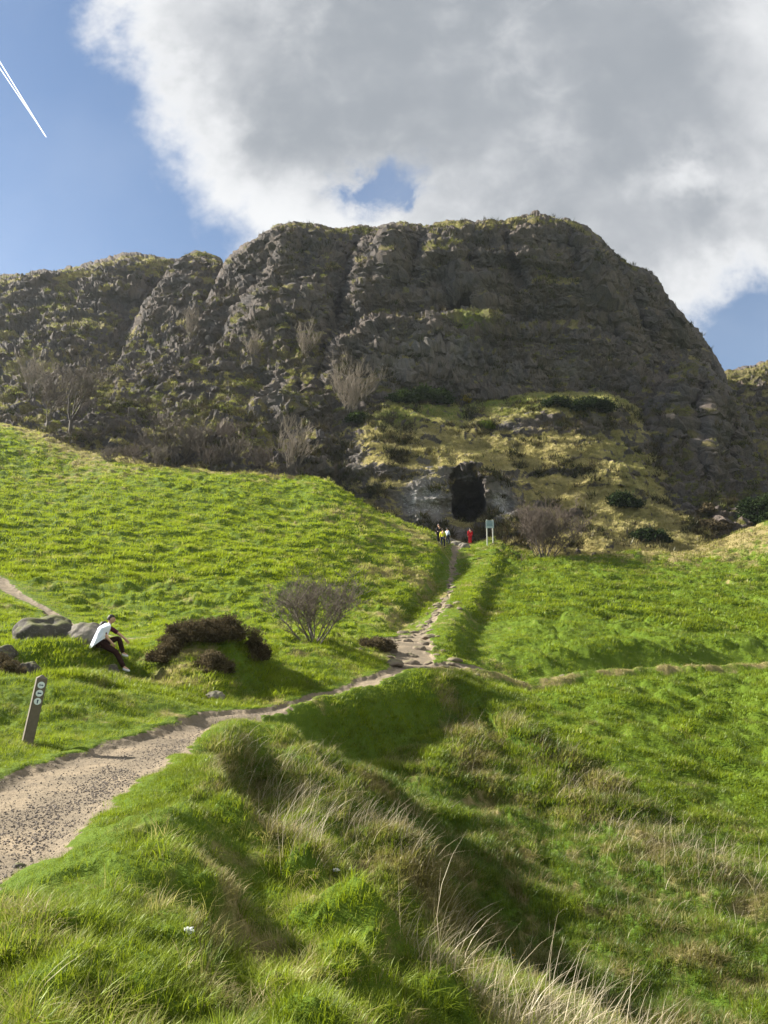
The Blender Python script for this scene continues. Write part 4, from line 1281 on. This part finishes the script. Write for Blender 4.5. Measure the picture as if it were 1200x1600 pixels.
bare_shrub(gp(490, 1012, 26.5), 2.5, 5.6, 'wide leafless thorn bush with tangled twigs beside the path, in the middle of the photo', 11, BARK_G, TWIG_B, stems=13, levels=3, upright=.15, kids=7, twig_r=.007, stem_r=.05, lean=.0, name='thorn_bush', cat='bush')
for px, py, h, w, lab, sd, sm, tm, kw in (
    (110, 672, 6.6, 6.5, 'bare tree with a dark trunk standing at the top edge of the left field', 21, BARK_D, TWIG_B, dict(stems=5, trunk_h=1.6, stem_r=.16, twig_r=.035, name='bare_tree', cat='tree')),
    (74, 662, 5.2, 5.0, 'smaller grey bare tree just left of the dark-trunked tree', 22, BARK_G, TWIG_B, dict(stems=5, trunk_h=.8, stem_r=.12, twig_r=.035, name='bare_tree', cat='tree')),
    (48, 622, 6.5, 6.0, 'pale bare shrub of upright stems high at the foot of the left cliff', 23, BARK_G, TWIG_P, dict(stems=16, upright=1.2, stem_r=.08, twig_r=.03, kids=5, levels=2)),
    (278, 728, 5.0, 8.0, 'spreading dark leafless bush on the upper rim of the left field', 24, BARK_D, TWIG_B, dict(stems=9, upright=.2, stem_r=.10, twig_r=.025, lean=.1)),
    (455, 740, 5.4, 5.0, 'pale brown bush of upright stems where the left field meets the rock', 25, BARK_G, TWIG_P, dict(stems=18, upright=1.1, stem_r=.06, twig_r=.025, kids=5, levels=2)),
    (545, 655, 7.0, 6.0, 'tall pale brush of fine upright twigs against the cliff, left of the green gorse', 26, BARK_G, TWIG_P, dict(stems=22, upright=1.3, stem_r=.06, twig_r=.025, kids=6, levels=2)),
    (475, 560, 4.5, 4.5, 'small pale bare bush clinging to the middle of the cliff face', 27, BARK_G, TWIG_P, dict(stems=14, upright=1.0, stem_r=.05, twig_r=.03, kids=5, levels=2)),
    (393, 560, 3.6, 4.0, 'pale bare bush on the cliff, left of the other one on the face', 28, BARK_G, TWIG_P, dict(stems=12, upright=1.0, stem_r=.05, twig_r=.03, kids=5, levels=2)),
    (298, 528, 4.5, 4.0, 'pale bare bush in the cleft between the crag and the great cliff', 29, BARK_G, TWIG_P, dict(stems=14, upright=1.2, stem_r=.05, twig_r=.03, kids=5, levels=2))):
    p = cast(px, py)
    if p is None:
        print('miss', lab); continue
    bare_shrub((p.x, p.y, p.z - .2), h, w, lab, sd, sm, tm, **{**dict(levels=3, kids=6), **kw})
p = cast(850, 870)
bare_shrub((p.x, p.y - .3, p.z - .3), 4.6, 8.6, 'big rounded russet-brown leafless thicket right of the cave mouth', 31, BARK_D, TWIG_R, stems=26, levels=3, upright=.35, kids=6, twig_r=.016, stem_r=.05, name='thicket', cat='bush')
for i, (px, py, h, w) in enumerate(((170, 722, 1.8, 4), (205, 722, 2.2, 5), (240, 730, 2.4, 5), (330, 728, 2.6, 5), (370, 722, 2.8, 5), (405, 735, 2.6, 4), (300, 700, 2.4, 5), (350, 690, 2.6, 4), (225, 700, 2.0, 4))):
    p = cast(px, py)
    bare_shrub((p.x, p.y, p.z - .2), h, w, 'low brown leafless scrub along the upper rim of the left field', 50 + i, BARK_D, TWIG_R if i % 2 else TWIG_B, stems=14, levels=2, upright=.4, kids=6, twig_r=.02, stem_r=.03, name='scrub_bush', cat='bush', group='scrub along the rim of the left field')
for px, py, sz, lab, sd, lm, kw in (
    (668, 628, (3.4, 2.0, 2.3), 'large dark green gorse bush on top of the grassy outcrop', 61, GORSE, dict(n=9000, leaf=.32)),
    (628, 628, (2.0, 1.4, 1.6), 'smaller dark green gorse bush touching the left side of the large one', 62, GORSE, dict(n=5000, leaf=.3)),
    (560, 660, (2.0, 1.4, 1.4), 'dark gorse bush below the pale brush at the left end of the outcrop', 66, GORSE, dict(n=4000, leaf=.3)),
    (726, 626, (.9, .8, .9), 'small gorse bush in yellow flower on top of the outcrop', 63, GORSE_Y, dict(n=1500, leaf=.2)),
    (760, 668, (1.2, .8, 1.1), 'yellow-green gorse bush growing on the dark band of the outcrop', 64, leaf_mat('young_gorse_leaf', (.05, .08, .012), (.15, .19, .03)), dict(n=2500, leaf=.25)),
    (925, 640, (3.2, 1.6, 1.7), 'dark evergreen bush on the right end of the outcrop top', 65, IVY, dict(n=5000, leaf=.3)),
    (870, 634, (2.2, 1.4, 1.4), 'dark evergreen bush left of the one on the right end of the outcrop top', 67, IVY, dict(n=4000, leaf=.3)),
    (975, 790, (1.9, 1.3, 1.5), 'dark ivy bush on a hump of the dry slope right of the cave', 68, IVY, dict(n=5000, leaf=.28)),
    (1015, 845, (2.0, 1.3, 1.4), 'dark bush low on the dry slope, above the green right-hand field', 69, IVY, dict(n=5000, leaf=.28)),
    (1105, 800, (1.1, .9, 1.1), 'round dark bush alone on the dry slope at the right', 70, HEATH, dict(n=2500, leaf=.25)),
    (1112, 824, (2.0, 1.2, 1.0), 'low dark bush under the round one on the dry slope', 71, HEATH, dict(n=3000, leaf=.25)),
    (1192, 815, (3.0, 2.0, 3.0), 'dark evergreen bush at the right edge of the photo under the buttress', 72, IVY, dict(n=6000, leaf=.3))):
    p = cast(px, py)
    leafy_shrub((p.x, p.y, p.z - .25), sz, lab, sd, lm, BARK_D, name='gorse_bush' if 'gorse' in lab else 'evergreen_bush' if 'ever' in lab or 'ivy' in lab else 'bush', cat='bush', **kw)
for px, py, d, sz, lab, sd in ((262, 1030, 20.8, (.55, .5, .55), 'dark heather tuft nearest to the seated person', 81), (300, 1005, 21.3, (.8, .6, .62), 'dark brown heather on the left shoulder of the knoll', 82), (356, 1004, 21.6, (.95, .7, .7), 'tallest dark heather crowning the knoll', 83),
                               (335, 1030, 20.2, (.62, .45, .5), 'reddish heather hanging over the front of the knoll', 84), (392, 1020, 22, (.55, .5, .55), 'dark heather on the right side of the knoll, towards the thorn bush', 85),
                               (4, 1022, 18.2, (.6, .5, .5), 'dark heather at the left edge of the photo', 86), (585, 1005, 29, (.8, .6, .5), 'brown low heather at the foot of the thorn bush, beside the rough track', 87)):
    leafy_shrub(gp(px, py, d), sz, lab, sd, HEATH, BARK_D, n=13000, leaf=.13, name='heather', cat='heather', twig=True)
p = gp(800, 1398, 10.4)
leafy_shrub(p, (.05, .05, .42), 'small sprig with yellow buds in the shaded hollow', 90, GORSE_Y, BARK_D, n=60, leaf=.03, name='gorse_sprig', cat='plant')

# ------------------------------------------------------------------ waymarker, sign, litter, vapour trail
def box_bm(bm, c, sz, m=None):
    import bmesh
    r = bmesh.ops.create_cube(bm, size=1)
    bmesh.ops.scale(bm, vec=sz, verts=r['verts'])
    bmesh.ops.translate(bm, vec=c, verts=r['verts'])
    return r['verts']


def bm_obj(name, bm, mat, parent=None, smooth=False):
    me = bpy.data.meshes.new(name)
    bm.to_mesh(me); bm.free()
    me.materials.append(mat)
    for p_ in me.polygons:
        p_.use_smooth = smooth
    o = bpy.data.objects.new(name, me)
    COL.objects.link(o)
    if parent:
        o.parent = parent
    return o


import bmesh
WOOD = plain('weathered_wood', (.13, .112, .085), .85, .35, 14)
DISC = plain('disc_plastic', (.62, .72, .74), .5, .05, 5)
INK = plain('arrow_ink', (.03, .05, .12), .6, .1, 5)
x, y = on_z(42, 1163, .06)
post = empty('waymarker_post', (x, y, gz(x, y)), 'leaning square wooden waymarker post with three round arrow discs beside the path', 'waymarker')
post.rotation_euler = (R(2), R(7.5), R(33))
bm = bmesh.new()
PW, PH = .155, 1.02
vs = box_bm(bm, (0, 0, PH / 2 - .15), (PW, PW, PH + .3))
bmesh.ops.bevel(bm, geom=[e for e in bm.edges if abs(e.verts[0].co.z - e.verts[1].co.z) > .5], offset=.012, segments=2, affect='EDGES')
bm_obj('shaft', bm, WOOD, post)
bm = bmesh.new()
c_ = bmesh.ops.create_cone(bm, cap_ends=True, segments=4, radius1=PW / math.sqrt(2) * 1.0, radius2=.004, depth=.055)
bmesh.ops.rotate(bm, verts=c_['verts'], cent=(0, 0, 0), matrix=Matrix.Rotation(R(45), 3, 'Z'))
bmesh.ops.translate(bm, vec=(0, 0, PH + .0275), verts=c_['verts'])
bm_obj('cap', bm, WOOD, post)
for i, (zc, kind) in enumerate(((PH - .10, 'double'), (PH - .225, 'bar'), (PH - .35, 'up'))):
    bm = bmesh.new()
    r = bmesh.ops.create_cone(bm, cap_ends=True, segments=28, radius1=.052, radius2=.052, depth=.006)
    bmesh.ops.rotate(bm, verts=r['verts'], cent=(0, 0, 0), matrix=Matrix.Rotation(R(90), 3, 'X'))
    bmesh.ops.translate(bm, vec=(0, -PW / 2 - .003, zc), verts=r['verts'])
    disc = bm_obj('disc', bm, DISC, post)
    bm = bmesh.new()
    sh = {'double': [(-.034, 0), (-.016, .014), (-.016, .006), (.016, .006), (.016, .014), (.034, 0), (.016, -.014), (.016, -.006), (-.016, -.006), (-.016, -.014)],
          'bar': [(-.032, 0), (-.012, .017), (-.012, .009), (.030, .009), (.030, -.009), (-.012, -.009), (-.012, -.017)],
          'up': [(0, .032), (.016, .012), (.008, .012), (.008, -.030), (-.008, -.030), (-.008, .012), (-.016, .012)]}[kind]
    f_ = bm.faces.new([bm.verts.new((a, -PW / 2 - .0075, zc + b)) for a, b in sh])
    ex = bmesh.ops.extrude_face_region(bm, geom=[f_])
    bmesh.ops.translate(bm, vec=(0, -.002, 0), verts=[v for v in ex['geom'] if isinstance(v, bmesh.types.BMVert)])
    bm_obj('arrow', bm, INK, disc)

p = cast(766, 850)
sg = empty('information_sign', (p.x, p.y, p.z), 'small blue-green notice on two pale posts outside the cave', 'sign')
SGM = plain('sign_post_paint', (.55, .54, .48), .7, .1)
for sx_ in (-.27, .27):
    bm = bmesh.new(); box_bm(bm, (sx_, 0, 1.0), (.10, .10, 2.6)); bm_obj('leg', bm, SGM, sg)
bm = bmesh.new(); box_bm(bm, (0, -.07, 1.85), (.74, .04, .72)); bm_obj('panel', bm, plain('sign_panel_paint', (.36, .44, .45), .5, .25, 3), sg)
bm = bmesh.new()
for zz, ww in ((2.07, .44), (1.95, .56), (1.83, .5), (1.71, .54)):
    box_bm(bm, (-.02, -.095, zz), (ww, .008, .05))
bm_obj('notice', bm, plain('sign_notice_paint', (.06, .16, .20), .6, .2), sg)

LIT = plain('crumpled_paper', (.72, .74, .74), .7, .05, 20)


def litter(px, py, d, s_, seed, lab):
    V, F = ICO3
    q = V * (1 + .5 * noise3(V * 2.1, seed) + .35 * noise3(V * 4.7, seed + 1))[:, None] * np.array([1, .7, .5]) * s_
    p_ = at(px, py, d)
    # find the ground along the sight line
    p_ = cast(px, py)
    o = mesh_np('paper_scrap', q, F, LIT, False)
    o.location = (p_.x, p_.y, p_.z + s_ * .9)
    tag(o, lab, 'litter')


litter(293, 1463, 4.2, .034, 301, 'white crumpled paper scrap in the near grass at the bottom left')
litter(525, 1364, 7.5, .040, 302, 'small white paper scrap among dead stalks in the shaded hollow')

TRAIL, t = material('vapour')
tv = t.n('ShaderNodeBsdfDiffuse'); tv.inputs[0].default_value = (.9, .9, .9, 1)
tw = t.n('ShaderNodeBsdfTranslucent'); tw.inputs[0].default_value = (.9, .9, .9, 1)
ms = t.n('ShaderNodeAddShader'); t.put(ms.inputs[0], tv.outputs[0]); t.put(ms.inputs[1], tw.outputs[0])
tt = t.n('ShaderNodeBsdfTransparent'); mv = t.n('ShaderNodeMixShader'); mv.inputs[0].default_value = .5
t.put(mv.inputs[1], tt.outputs[0]); t.put(mv.inputs[2], ms.outputs[0])
t.put(t.n('ShaderNodeOutputMaterial').inputs[0], mv.outputs[0])
VD = 1500
root = empty('vapour_trail', tuple(at(2, 100, VD)), 'thin white double vapour trail high in the blue sky at the upper left', 'vapour trail')
for off in (0, 11):
    a_, b_ = at(-8, 84 + off, VD), at(72, 214, VD)
    n_ = 24
    ts = np.linspace(0, 1, n_)
    c_ = a_[None] + (b_ - a_)[None] * ts[:, None]
    rad = np.linspace(1.15, .4, n_) * (1 if off == 0 else .8)
    dv = (b_ - a_) / np.linalg.norm(b_ - a_)
    s1 = np.cross(dv, [0, 1, 0]); s1 /= np.linalg.norm(s1); s2 = np.cross(dv, s1)
    an = np.linspace(0, 2 * math.pi, 13)
    V = c_[:, None] + rad[:, None, None] * (np.cos(an)[None, :, None] * s1 + np.sin(an)[None, :, None] * s2)
    mesh_np('streak', V - np.array(root.location), grid_faces(n_, 13), TRAIL, True, parent=root)

# ------------------------------------------------------------------ people
SKIN = plain('skin', (.50, .30, .21), .6, .08, 20)
SKIN_P = plain('skin_fair', (.58, .38, .29), .6, .08, 20)
HAIR = plain('dark_hair', (.022, .016, .013), .6, .3, 40)


def cloth_mat(name, col, var=.12):
    return plain(name, col, .9, var, 7, .1, .4, .02)


def skin_obj(name, J, E, mat, parent, sub=2, root=0):
    """a continuous surface grown round a skeleton; J: name -> (position, radius)"""
    names = list(J)
    me = bpy.data.meshes.new(name)
    me.from_pydata([J[k][0] for k in names], [(names.index(a), names.index(b)) for a, b in E], [])
    me.materials.append(mat)
    o = bpy.data.objects.new(name, me)
    COL.objects.link(o)
    sk = o.modifiers.new('skin', 'SKIN')
    sk.use_smooth_shade = True
    for v, k in zip(me.skin_vertices[0].data, names):
        r = J[k][1]
        v.radius = (r, r) if not isinstance(r, tuple) else r
    me.skin_vertices[0].data[root].use_root = True
    sb = o.modifiers.new('smooth', 'SUBSURF')
    sb.levels = sb.render_levels = sub
    if parent:
        o.parent = parent
    return o


def lerp(a, b, t_):
    return tuple(p_ + (q_ - p_) * t_ for p_, q_ in zip(a, b))


def hand(J, E, w, elbow, tag_, droop=(0, 0, -1), s_=1.0, out=(0, 1, 0)):
    """palm with four unequal fingers and a thumb, slightly curled"""
    w = Vector(w); f_ = (w - Vector(elbow)).normalized()
    f_ = (f_ + Vector(droop) * .35).normalized()
    side = f_.cross(Vector(out)).normalized()
    nrm = side.cross(f_).normalized()
    palm = w + f_ * .055 * s_
    J[tag_ + 'p'] = (tuple(palm), (.020 * s_, .036 * s_)); E.append((tag_ + 'w', tag_ + 'p'))
    for i, (o_, L) in enumerate(((-.030, .066), (-.010, .078), (.010, .072), (.030, .056))):
        a_ = palm + f_ * .040 * s_ + side * o_ * s_
        b_ = a_ + (f_ + nrm * .25).normalized() * L * .5 * s_
        c_ = b_ + (f_ + nrm * .8).normalized() * L * .5 * s_
        for j, q in enumerate((a_, b_, c_)):
            J['%sf%d%d' % (tag_, i, j)] = (tuple(q), (.011 - .0015 * j) * s_)
        E.append((tag_ + 'p', '%sf%d0' % (tag_, i))); E.append(('%sf%d0' % (tag_, i), '%sf%d1' % (tag_, i))); E.append(('%sf%d1' % (tag_, i), '%sf%d2' % (tag_, i)))
    a_ = w + f_ * .03 * s_ - side * .034 * s_
    b_ = a_ + (f_ * .7 - side * .6).normalized() * .05 * s_
    J[tag_ + 't0'] = (tuple(a_), .014 * s_); J[tag_ + 't1'] = (tuple(b_), .010 * s_)
    E.append((tag_ + 'w', tag_ + 't0')); E.append((tag_ + 't0', tag_ + 't1'))


def head_obj(parent, c, face_az, tilt, skin, hair, s_=1.0, long_hair=False, hat=None):
    """hair cap and face parts lie on the head; the head itself is a child-free part of the body surface"""
    V, F = ICO5
    q = V * np.array([.078, .098, .118])
    front = V[:, 1]
    q[:, 1] += .012 * sstep(-V[:, 2], -.1, .7) * np.sign(front) * (front > 0)
    q[:, 0] *= 1 - .18 * sstep(-V[:, 2], .1, .9)
    # nose, brow, eye hollows, mouth
    g = lambda x0, z0, rx_, rz_: np.exp(-((V[:, 0] - x0) / rx_) ** 2 - ((V[:, 2] - z0) / rz_) ** 2) * (front > 0)
    q[:, 1] += .022 * g(0, -.18, .16, .22) + .006 * g(0, .16, .6, .10) - .010 * g(.38, .03, .2, .12) - .010 * g(-.38, .03, .2, .12) + .006 * g(0, -.52, .3, .08) + .008 * g(0, -.8, .3, .15)
    M_ = Matrix.Rotation(face_az, 4, 'Z') @ Matrix.Rotation(tilt, 4, 'X')
    hd = mesh_np('head', q * s_, F, skin, True, parent=parent)
    hd.matrix_local = Matrix.Translation(c) @ M_
    for sx_ in (-1, 1):
        e = mesh_np('ear', ICO3[0] * np.array([.010, .022, .032]) * s_ + np.array([sx_ * .080, -.005, -.01]) * s_, ICO3[1], skin, True, parent=hd)
        e2 = mesh_np('eye', ICO3[0] * .011 * s_ + np.array([sx_ * .030, .084, .004]) * s_, ICO3[1], HAIR, True, parent=hd)
    keep = (V[:, 2] > .35) | ((V[:, 1] < .15) & (V[:, 2] > (-1.2 if long_hair else -.35)))
    lift = 1.08 + .05 * noise3(V * 5, 3) + (.12 if long_hair else 0) * (V[:, 2] < .2)
    hq = V * np.array([.080, .100, .120]) * lift[:, None]
    hq[:, 1] -= .008
    if long_hair:
        hq[:, 2] = np.where((V[:, 1] < .1) & (V[:, 2] < 0), hq[:, 2] * 1.5, hq[:, 2])
    Fk = F[keep[F].all(1)]
    used, inv = np.unique(Fk, return_inverse=True)
    mesh_np('hair', hq[used] * s_, inv.reshape(-1, 3), hat or hair, True, parent=hd)
    return hd


def figure(name, label, loc, rz, P_, outfit, s_=1.0, group=None, hands=True, face=(0, 0), long_hair=False, skin=None):
    """P_: joint positions; outfit: materials for top, sleeve length, trousers, shoes"""
    skin = skin or SKIN
    root = empty(name, loc, label, 'person', group, rz)
    J, E = {}, []
    rad = dict(pelvis=(.13, .105), belly=(.125, .10), chest=(.15, .115), neckb=(.075, .065), neck=.052, head0=.06,
               Ls=.062, Le=.043, Lw=.030, Rs=.062, Re=.043, Rw=.030, Lh=.092, Lk=.062, La=.040, Lt=.036, Rh=.092, Rk=.062, Ra=.040, Rt=.036)
    for k in P_:
        J[k] = (tuple(P_[k]), rad[k])
    E += [('pelvis', 'belly'), ('belly', 'chest'), ('chest', 'neckb'), ('neckb', 'neck'), ('neck', 'head0')]
    for q in 'LR':
        E += [('chest', q + 's'), (q + 's', q + 'e'), (q + 'e', q + 'w'), ('pelvis', q + 'h'), (q + 'h', q + 'k'), (q + 'k', q + 'a'), (q + 'a', q + 't')]
        if hands:
            hand(J, E, P_[q + 'w'], P_[q + 'e'], q)
    skin_obj('body', J, E, skin, root, 2)
    g = lambda k, m_=1.0, add=.012: (tuple(P_[k]), tuple(v * m_ + add for v in rad[k]) if isinstance(rad[k], tuple) else rad[k] * m_ + add)
    top, sleeve, tro, shoe = outfit
    JT, ET = {k: g(k) for k in ('pelvis', 'belly', 'chest')}, [('pelvis', 'belly'), ('belly', 'chest'), ('chest', 'nk')]
    JT['nk'] = (lerp(P_['chest'], P_['neckb'], .85), (.088, .075))
    for q in 'LR':
        JT[q + 's'] = g(q + 's', 1, .016)
        end = lerp(P_[q + 's'], P_[q + 'e'], min(1, sleeve * 2)) if sleeve <= .5 else lerp(P_[q + 'e'], P_[q + 'w'], sleeve * 2 - 1)
        if sleeve > .5:
            JT[q + 'e'] = g(q + 'e', 1, .016); ET += [(q + 's', q + 'e'), (q + 'e', q + 'c')]
        else:
            ET += [(q + 's', q + 'c')]
        JT[q + 'c'] = (end, .046 if sleeve > .5 else .062)
        ET.append(('chest', q + 's'))
    skin_obj('shirt' if sleeve <= .5 else 'jacket', JT, ET, top, root, 2, 1)
    JL, EL = {'pelvis': g('pelvis', 1, .016)}, []
    for q in 'LR':
        for k in 'hka':
            JL[q + k] = g(q + k, 1, .020 if k != 'a' else .028)
        EL += [('pelvis', q + 'h'), (q + 'h', q + 'k'), (q + 'k', q + 'a')]
    skin_obj('trousers', JL, EL, tro, root, 2)
    for q in 'LR':
        a_, t_ = Vector(P_[q + 'a']), Vector(P_[q + 't'])
        dn = Vector((0, 0, -.03))
        JS = {'a': (tuple(a_ - (t_ - a_) * .25 + dn), (.046, .046)), 'm': (tuple(lerp(a_ + dn, t_ + dn, .5)), (.048, .044)), 't': (tuple(t_ + dn * .6), (.045, .034)), 'e': (tuple(t_ + (t_ - a_) * .3 + dn * .6), (.036, .026))}
        skin_obj('shoe', JS, [('a', 'm'), ('m', 't'), ('t', 'e')], shoe, root, 2)
    hd = head_obj(root, Vector(P_['head0']) + Vector((0, 0, .06)), face[0], face[1], skin, HAIR, 1.0, long_hair)
    root.scale = (s_, s_, s_)
    return root


MAROON, BROWN = cloth_mat('maroon_shirt', (.085, .020, .045), .5), cloth_mat('dark_brown_trousers', (.030, .014, .012))
WHITE_SHOE, SHAWL = cloth_mat('white_shoe', (.75, .76, .78), .05), cloth_mat('white_shawl', (.66, .70, .80), .05)
sp_ = at(155, 1010, 20.4)
SEAT = Vector((float(sp_[0]), float(sp_[1]), float(sp_[2])))
pose = dict(pelvis=(.05, 0, .10), belly=(.08, .02, .28), chest=(.14, .05, .46), neckb=(.20, .07, .60), neck=(.225, .08, .65), head0=(.26, .09, .71),
            Ls=(.17, -.14, .52), Le=(.27, -.22, .26), Lw=(.40, -.16, .12), Rs=(.17, .25, .53), Re=(.45, .30, .33), Rw=(.64, .26, .20),
            Lh=(.09, -.10, .08), Lk=(.55, -.15, -.16), La=(.80, -.17, -.58), Lt=(.93, -.17, -.64), Rh=(.09, .11, .09), Rk=(.46, .22, .24), Ra=(.60, .24, -.20), Rt=(.72, .24, -.25))
sit = figure('person', 'seated person in maroon top, brown trousers and white shoes, white cloth over the back', SEAT, 0, pose, (MAROON, .42, BROWN, WHITE_SHOE), face=(R(-75), R(-8)))
# the white cloth over the shoulders, hanging to a point at the back
nu, nv = 44, 34
U_, V_ = np.meshgrid(np.linspace(0, 1, nu), np.linspace(0, 1, nv))
ang = R(-40) - U_ * R(205)               # from the near front of the left arm, round the back, to the far shoulder
hem = .36 + .32 * np.exp(-((U_ - .42) / .26) ** 2)
dn_ = V_ * hem
ax = np.array(pose['neckb'])[None, None] + (np.array(pose['pelvis']) - np.array(pose['neckb']))[None, None] * (dn_ / .52)[..., None]
ra = .105 + .150 * sstep(V_, 0, .20) + .03 * V_ + .012 * np.sin(U_ * 38 + V_ * 3) * V_ + .008 * noise2(U_ * 9, V_ * 5, 4)
cl = ax + np.stack([np.cos(ang) * ra * .88, np.sin(ang) * ra * 1.22, .055 - .05 * sstep(V_, 0, .3)], -1)
sh_ = mesh_np('shawl', cl, grid_faces(nv, nu), SHAWL, True, parent=sit)
so = sh_.modifiers.new('thick', 'SOLIDIFY'); so.thickness = .014
ss_ = sh_.modifiers.new('smooth', 'SUBSURF'); ss_.levels = ss_.render_levels = 1

CREAM, JEANS = cloth_mat('cream_top', (.62, .57, .48), .25), cloth_mat('blue_jeans', (.10, .16, .24))
pose2 = dict(pelvis=(0, 0, .10), belly=(-.03, .02, .26), chest=(-.02, .08, .42), neckb=(.06, .16, .50), neck=(.09, .20, .53), head0=(.13, .26, .56),
             Ls=(-.16, .06, .43), Le=(-.24, .0, .20), Lw=(-.26, .06, .02), Rs=(.14, .12, .44), Re=(.06, -.06, .22), Rw=(.02, -.10, .03),
             Lh=(-.09, .08, .08), Lk=(-.20, .46, .06), La=(-.22, .56, -.34), Lt=(-.24, .70, -.38), Rh=(.09, .08, .08), Rk=(.10, .48, .10), Ra=(.10, .58, -.32), Rt=(.10, .72, -.36))
figure('person', 'person in cream top bending forward on the rock, half hidden behind the white cloth', SEAT + Vector((-.27, .34, -.02)), 0, pose2, (CREAM, .34, JEANS, WHITE_SHOE), face=(R(-20), R(-50)), long_hair=True, skin=SKIN_P)

STAND = dict(pelvis=(0, 0, .93), belly=(0, .01, 1.08), chest=(0, .0, 1.28), neckb=(0, .0, 1.44), neck=(0, .01, 1.49), head0=(0, .02, 1.55),
             Ls=(-.19, 0, 1.38), Le=(-.26, .02, 1.10), Lw=(-.24, .12, .88), Rs=(.19, 0, 1.38), Re=(.27, .03, 1.11), Rw=(.22, .18, .93),
             Lh=(-.10, 0, .90), Lk=(-.11, .06, .49), La=(-.11, 0, .09), Lt=(-.12, .13, .05), Rh=(.10, 0, .90), Rk=(.11, .14, .52), Ra=(.12, .08, .11), Rt=(.12, .21, .06))
RED, NAVY, YEL, BLK, LBL = cloth_mat('red_jacket', (.55, .02, .03)), cloth_mat('navy_trousers', (.02, .025, .04)), cloth_mat('yellow_jacket', (.55, .52, .04)), cloth_mat('black_jacket', (.02, .02, .024)), cloth_mat('pale_blue_top', (.42, .48, .60))
for px, py, lab, fit, rz, sc in (
    (735, 850, 'distant person in a bright red coat standing below the cave mouth', (RED, .95, RED, BLK), R(15), .92),
    (692, 856, 'distant person in a yellow top and dark trousers on the track below the cave', (YEL, .95, NAVY, BLK), R(-20), 1.0),
    (686, 848, 'distant person in black with white shoes, left of the one in yellow', (BLK, .95, BLK, WHITE_SHOE), R(40), 1.0),
    (699, 852, 'distant person in a pale blue top, right of the one in yellow', (LBL, .95, NAVY, BLK), R(-50), .95)):
    p = cast(px, py)
    figure('person', lab, (p.x, p.y, p.z - .02), rz, STAND, fit, sc, hands=True, face=(0, 0))

# ------------------------------------------------------------------ the air
bm = bmesh.new(); box_bm(bm, (0, 0, 50), (5600, 5600, 140))
hm, t = material('haze')
pv = t.n('ShaderNodeVolumePrincipled')
pv.inputs['Color'].default_value = (.80, .88, 1, 1)
pv.inputs['Density'].default_value = HAZE
pv.inputs['Anisotropy'].default_value = .3
t.put(t.n('ShaderNodeOutputMaterial').inputs['Volume'], pv.outputs[0])
hz = bm_obj('haze', bm, hm)
hz['kind'] = 'stuff'

NG = clump_set('broad', 6, GM, n=26, rad=.07, hgt=.20, wid=.0062, lean=1.0, wind=.15, seg=4)
x, y, r = spread(5200, 2.1, 13)
z, pd, dry, rank, straw, gul = grid_pick(x, y)
k = (pd > .35) & (fbm2(x * 1.7, y * 1.7, 2, 83) + RNG.normal(0, .12, len(x)) > .22)
x, y, z, r = x[k], y[k], z[k], r[k]
m = len(x)
scatter('tussock_grass', np.stack([x, y, z], 1), np.stack([RNG.normal(0, .2, m), RNG.normal(0, .2, m), RNG.uniform(-3, 3, m)], 1), RNG.uniform(.55, 1.15, m), RNG.integers(0, 6, m), NG,
        {'dry': np.clip(sstep(fbm2(x * .9 + 4, y * .9, 2, 84) + RNG.normal(0, .18, m), -.05, .4), 0, 1), 'hue': np.clip(RNG.normal(.6, .25, m), 0, 1)})
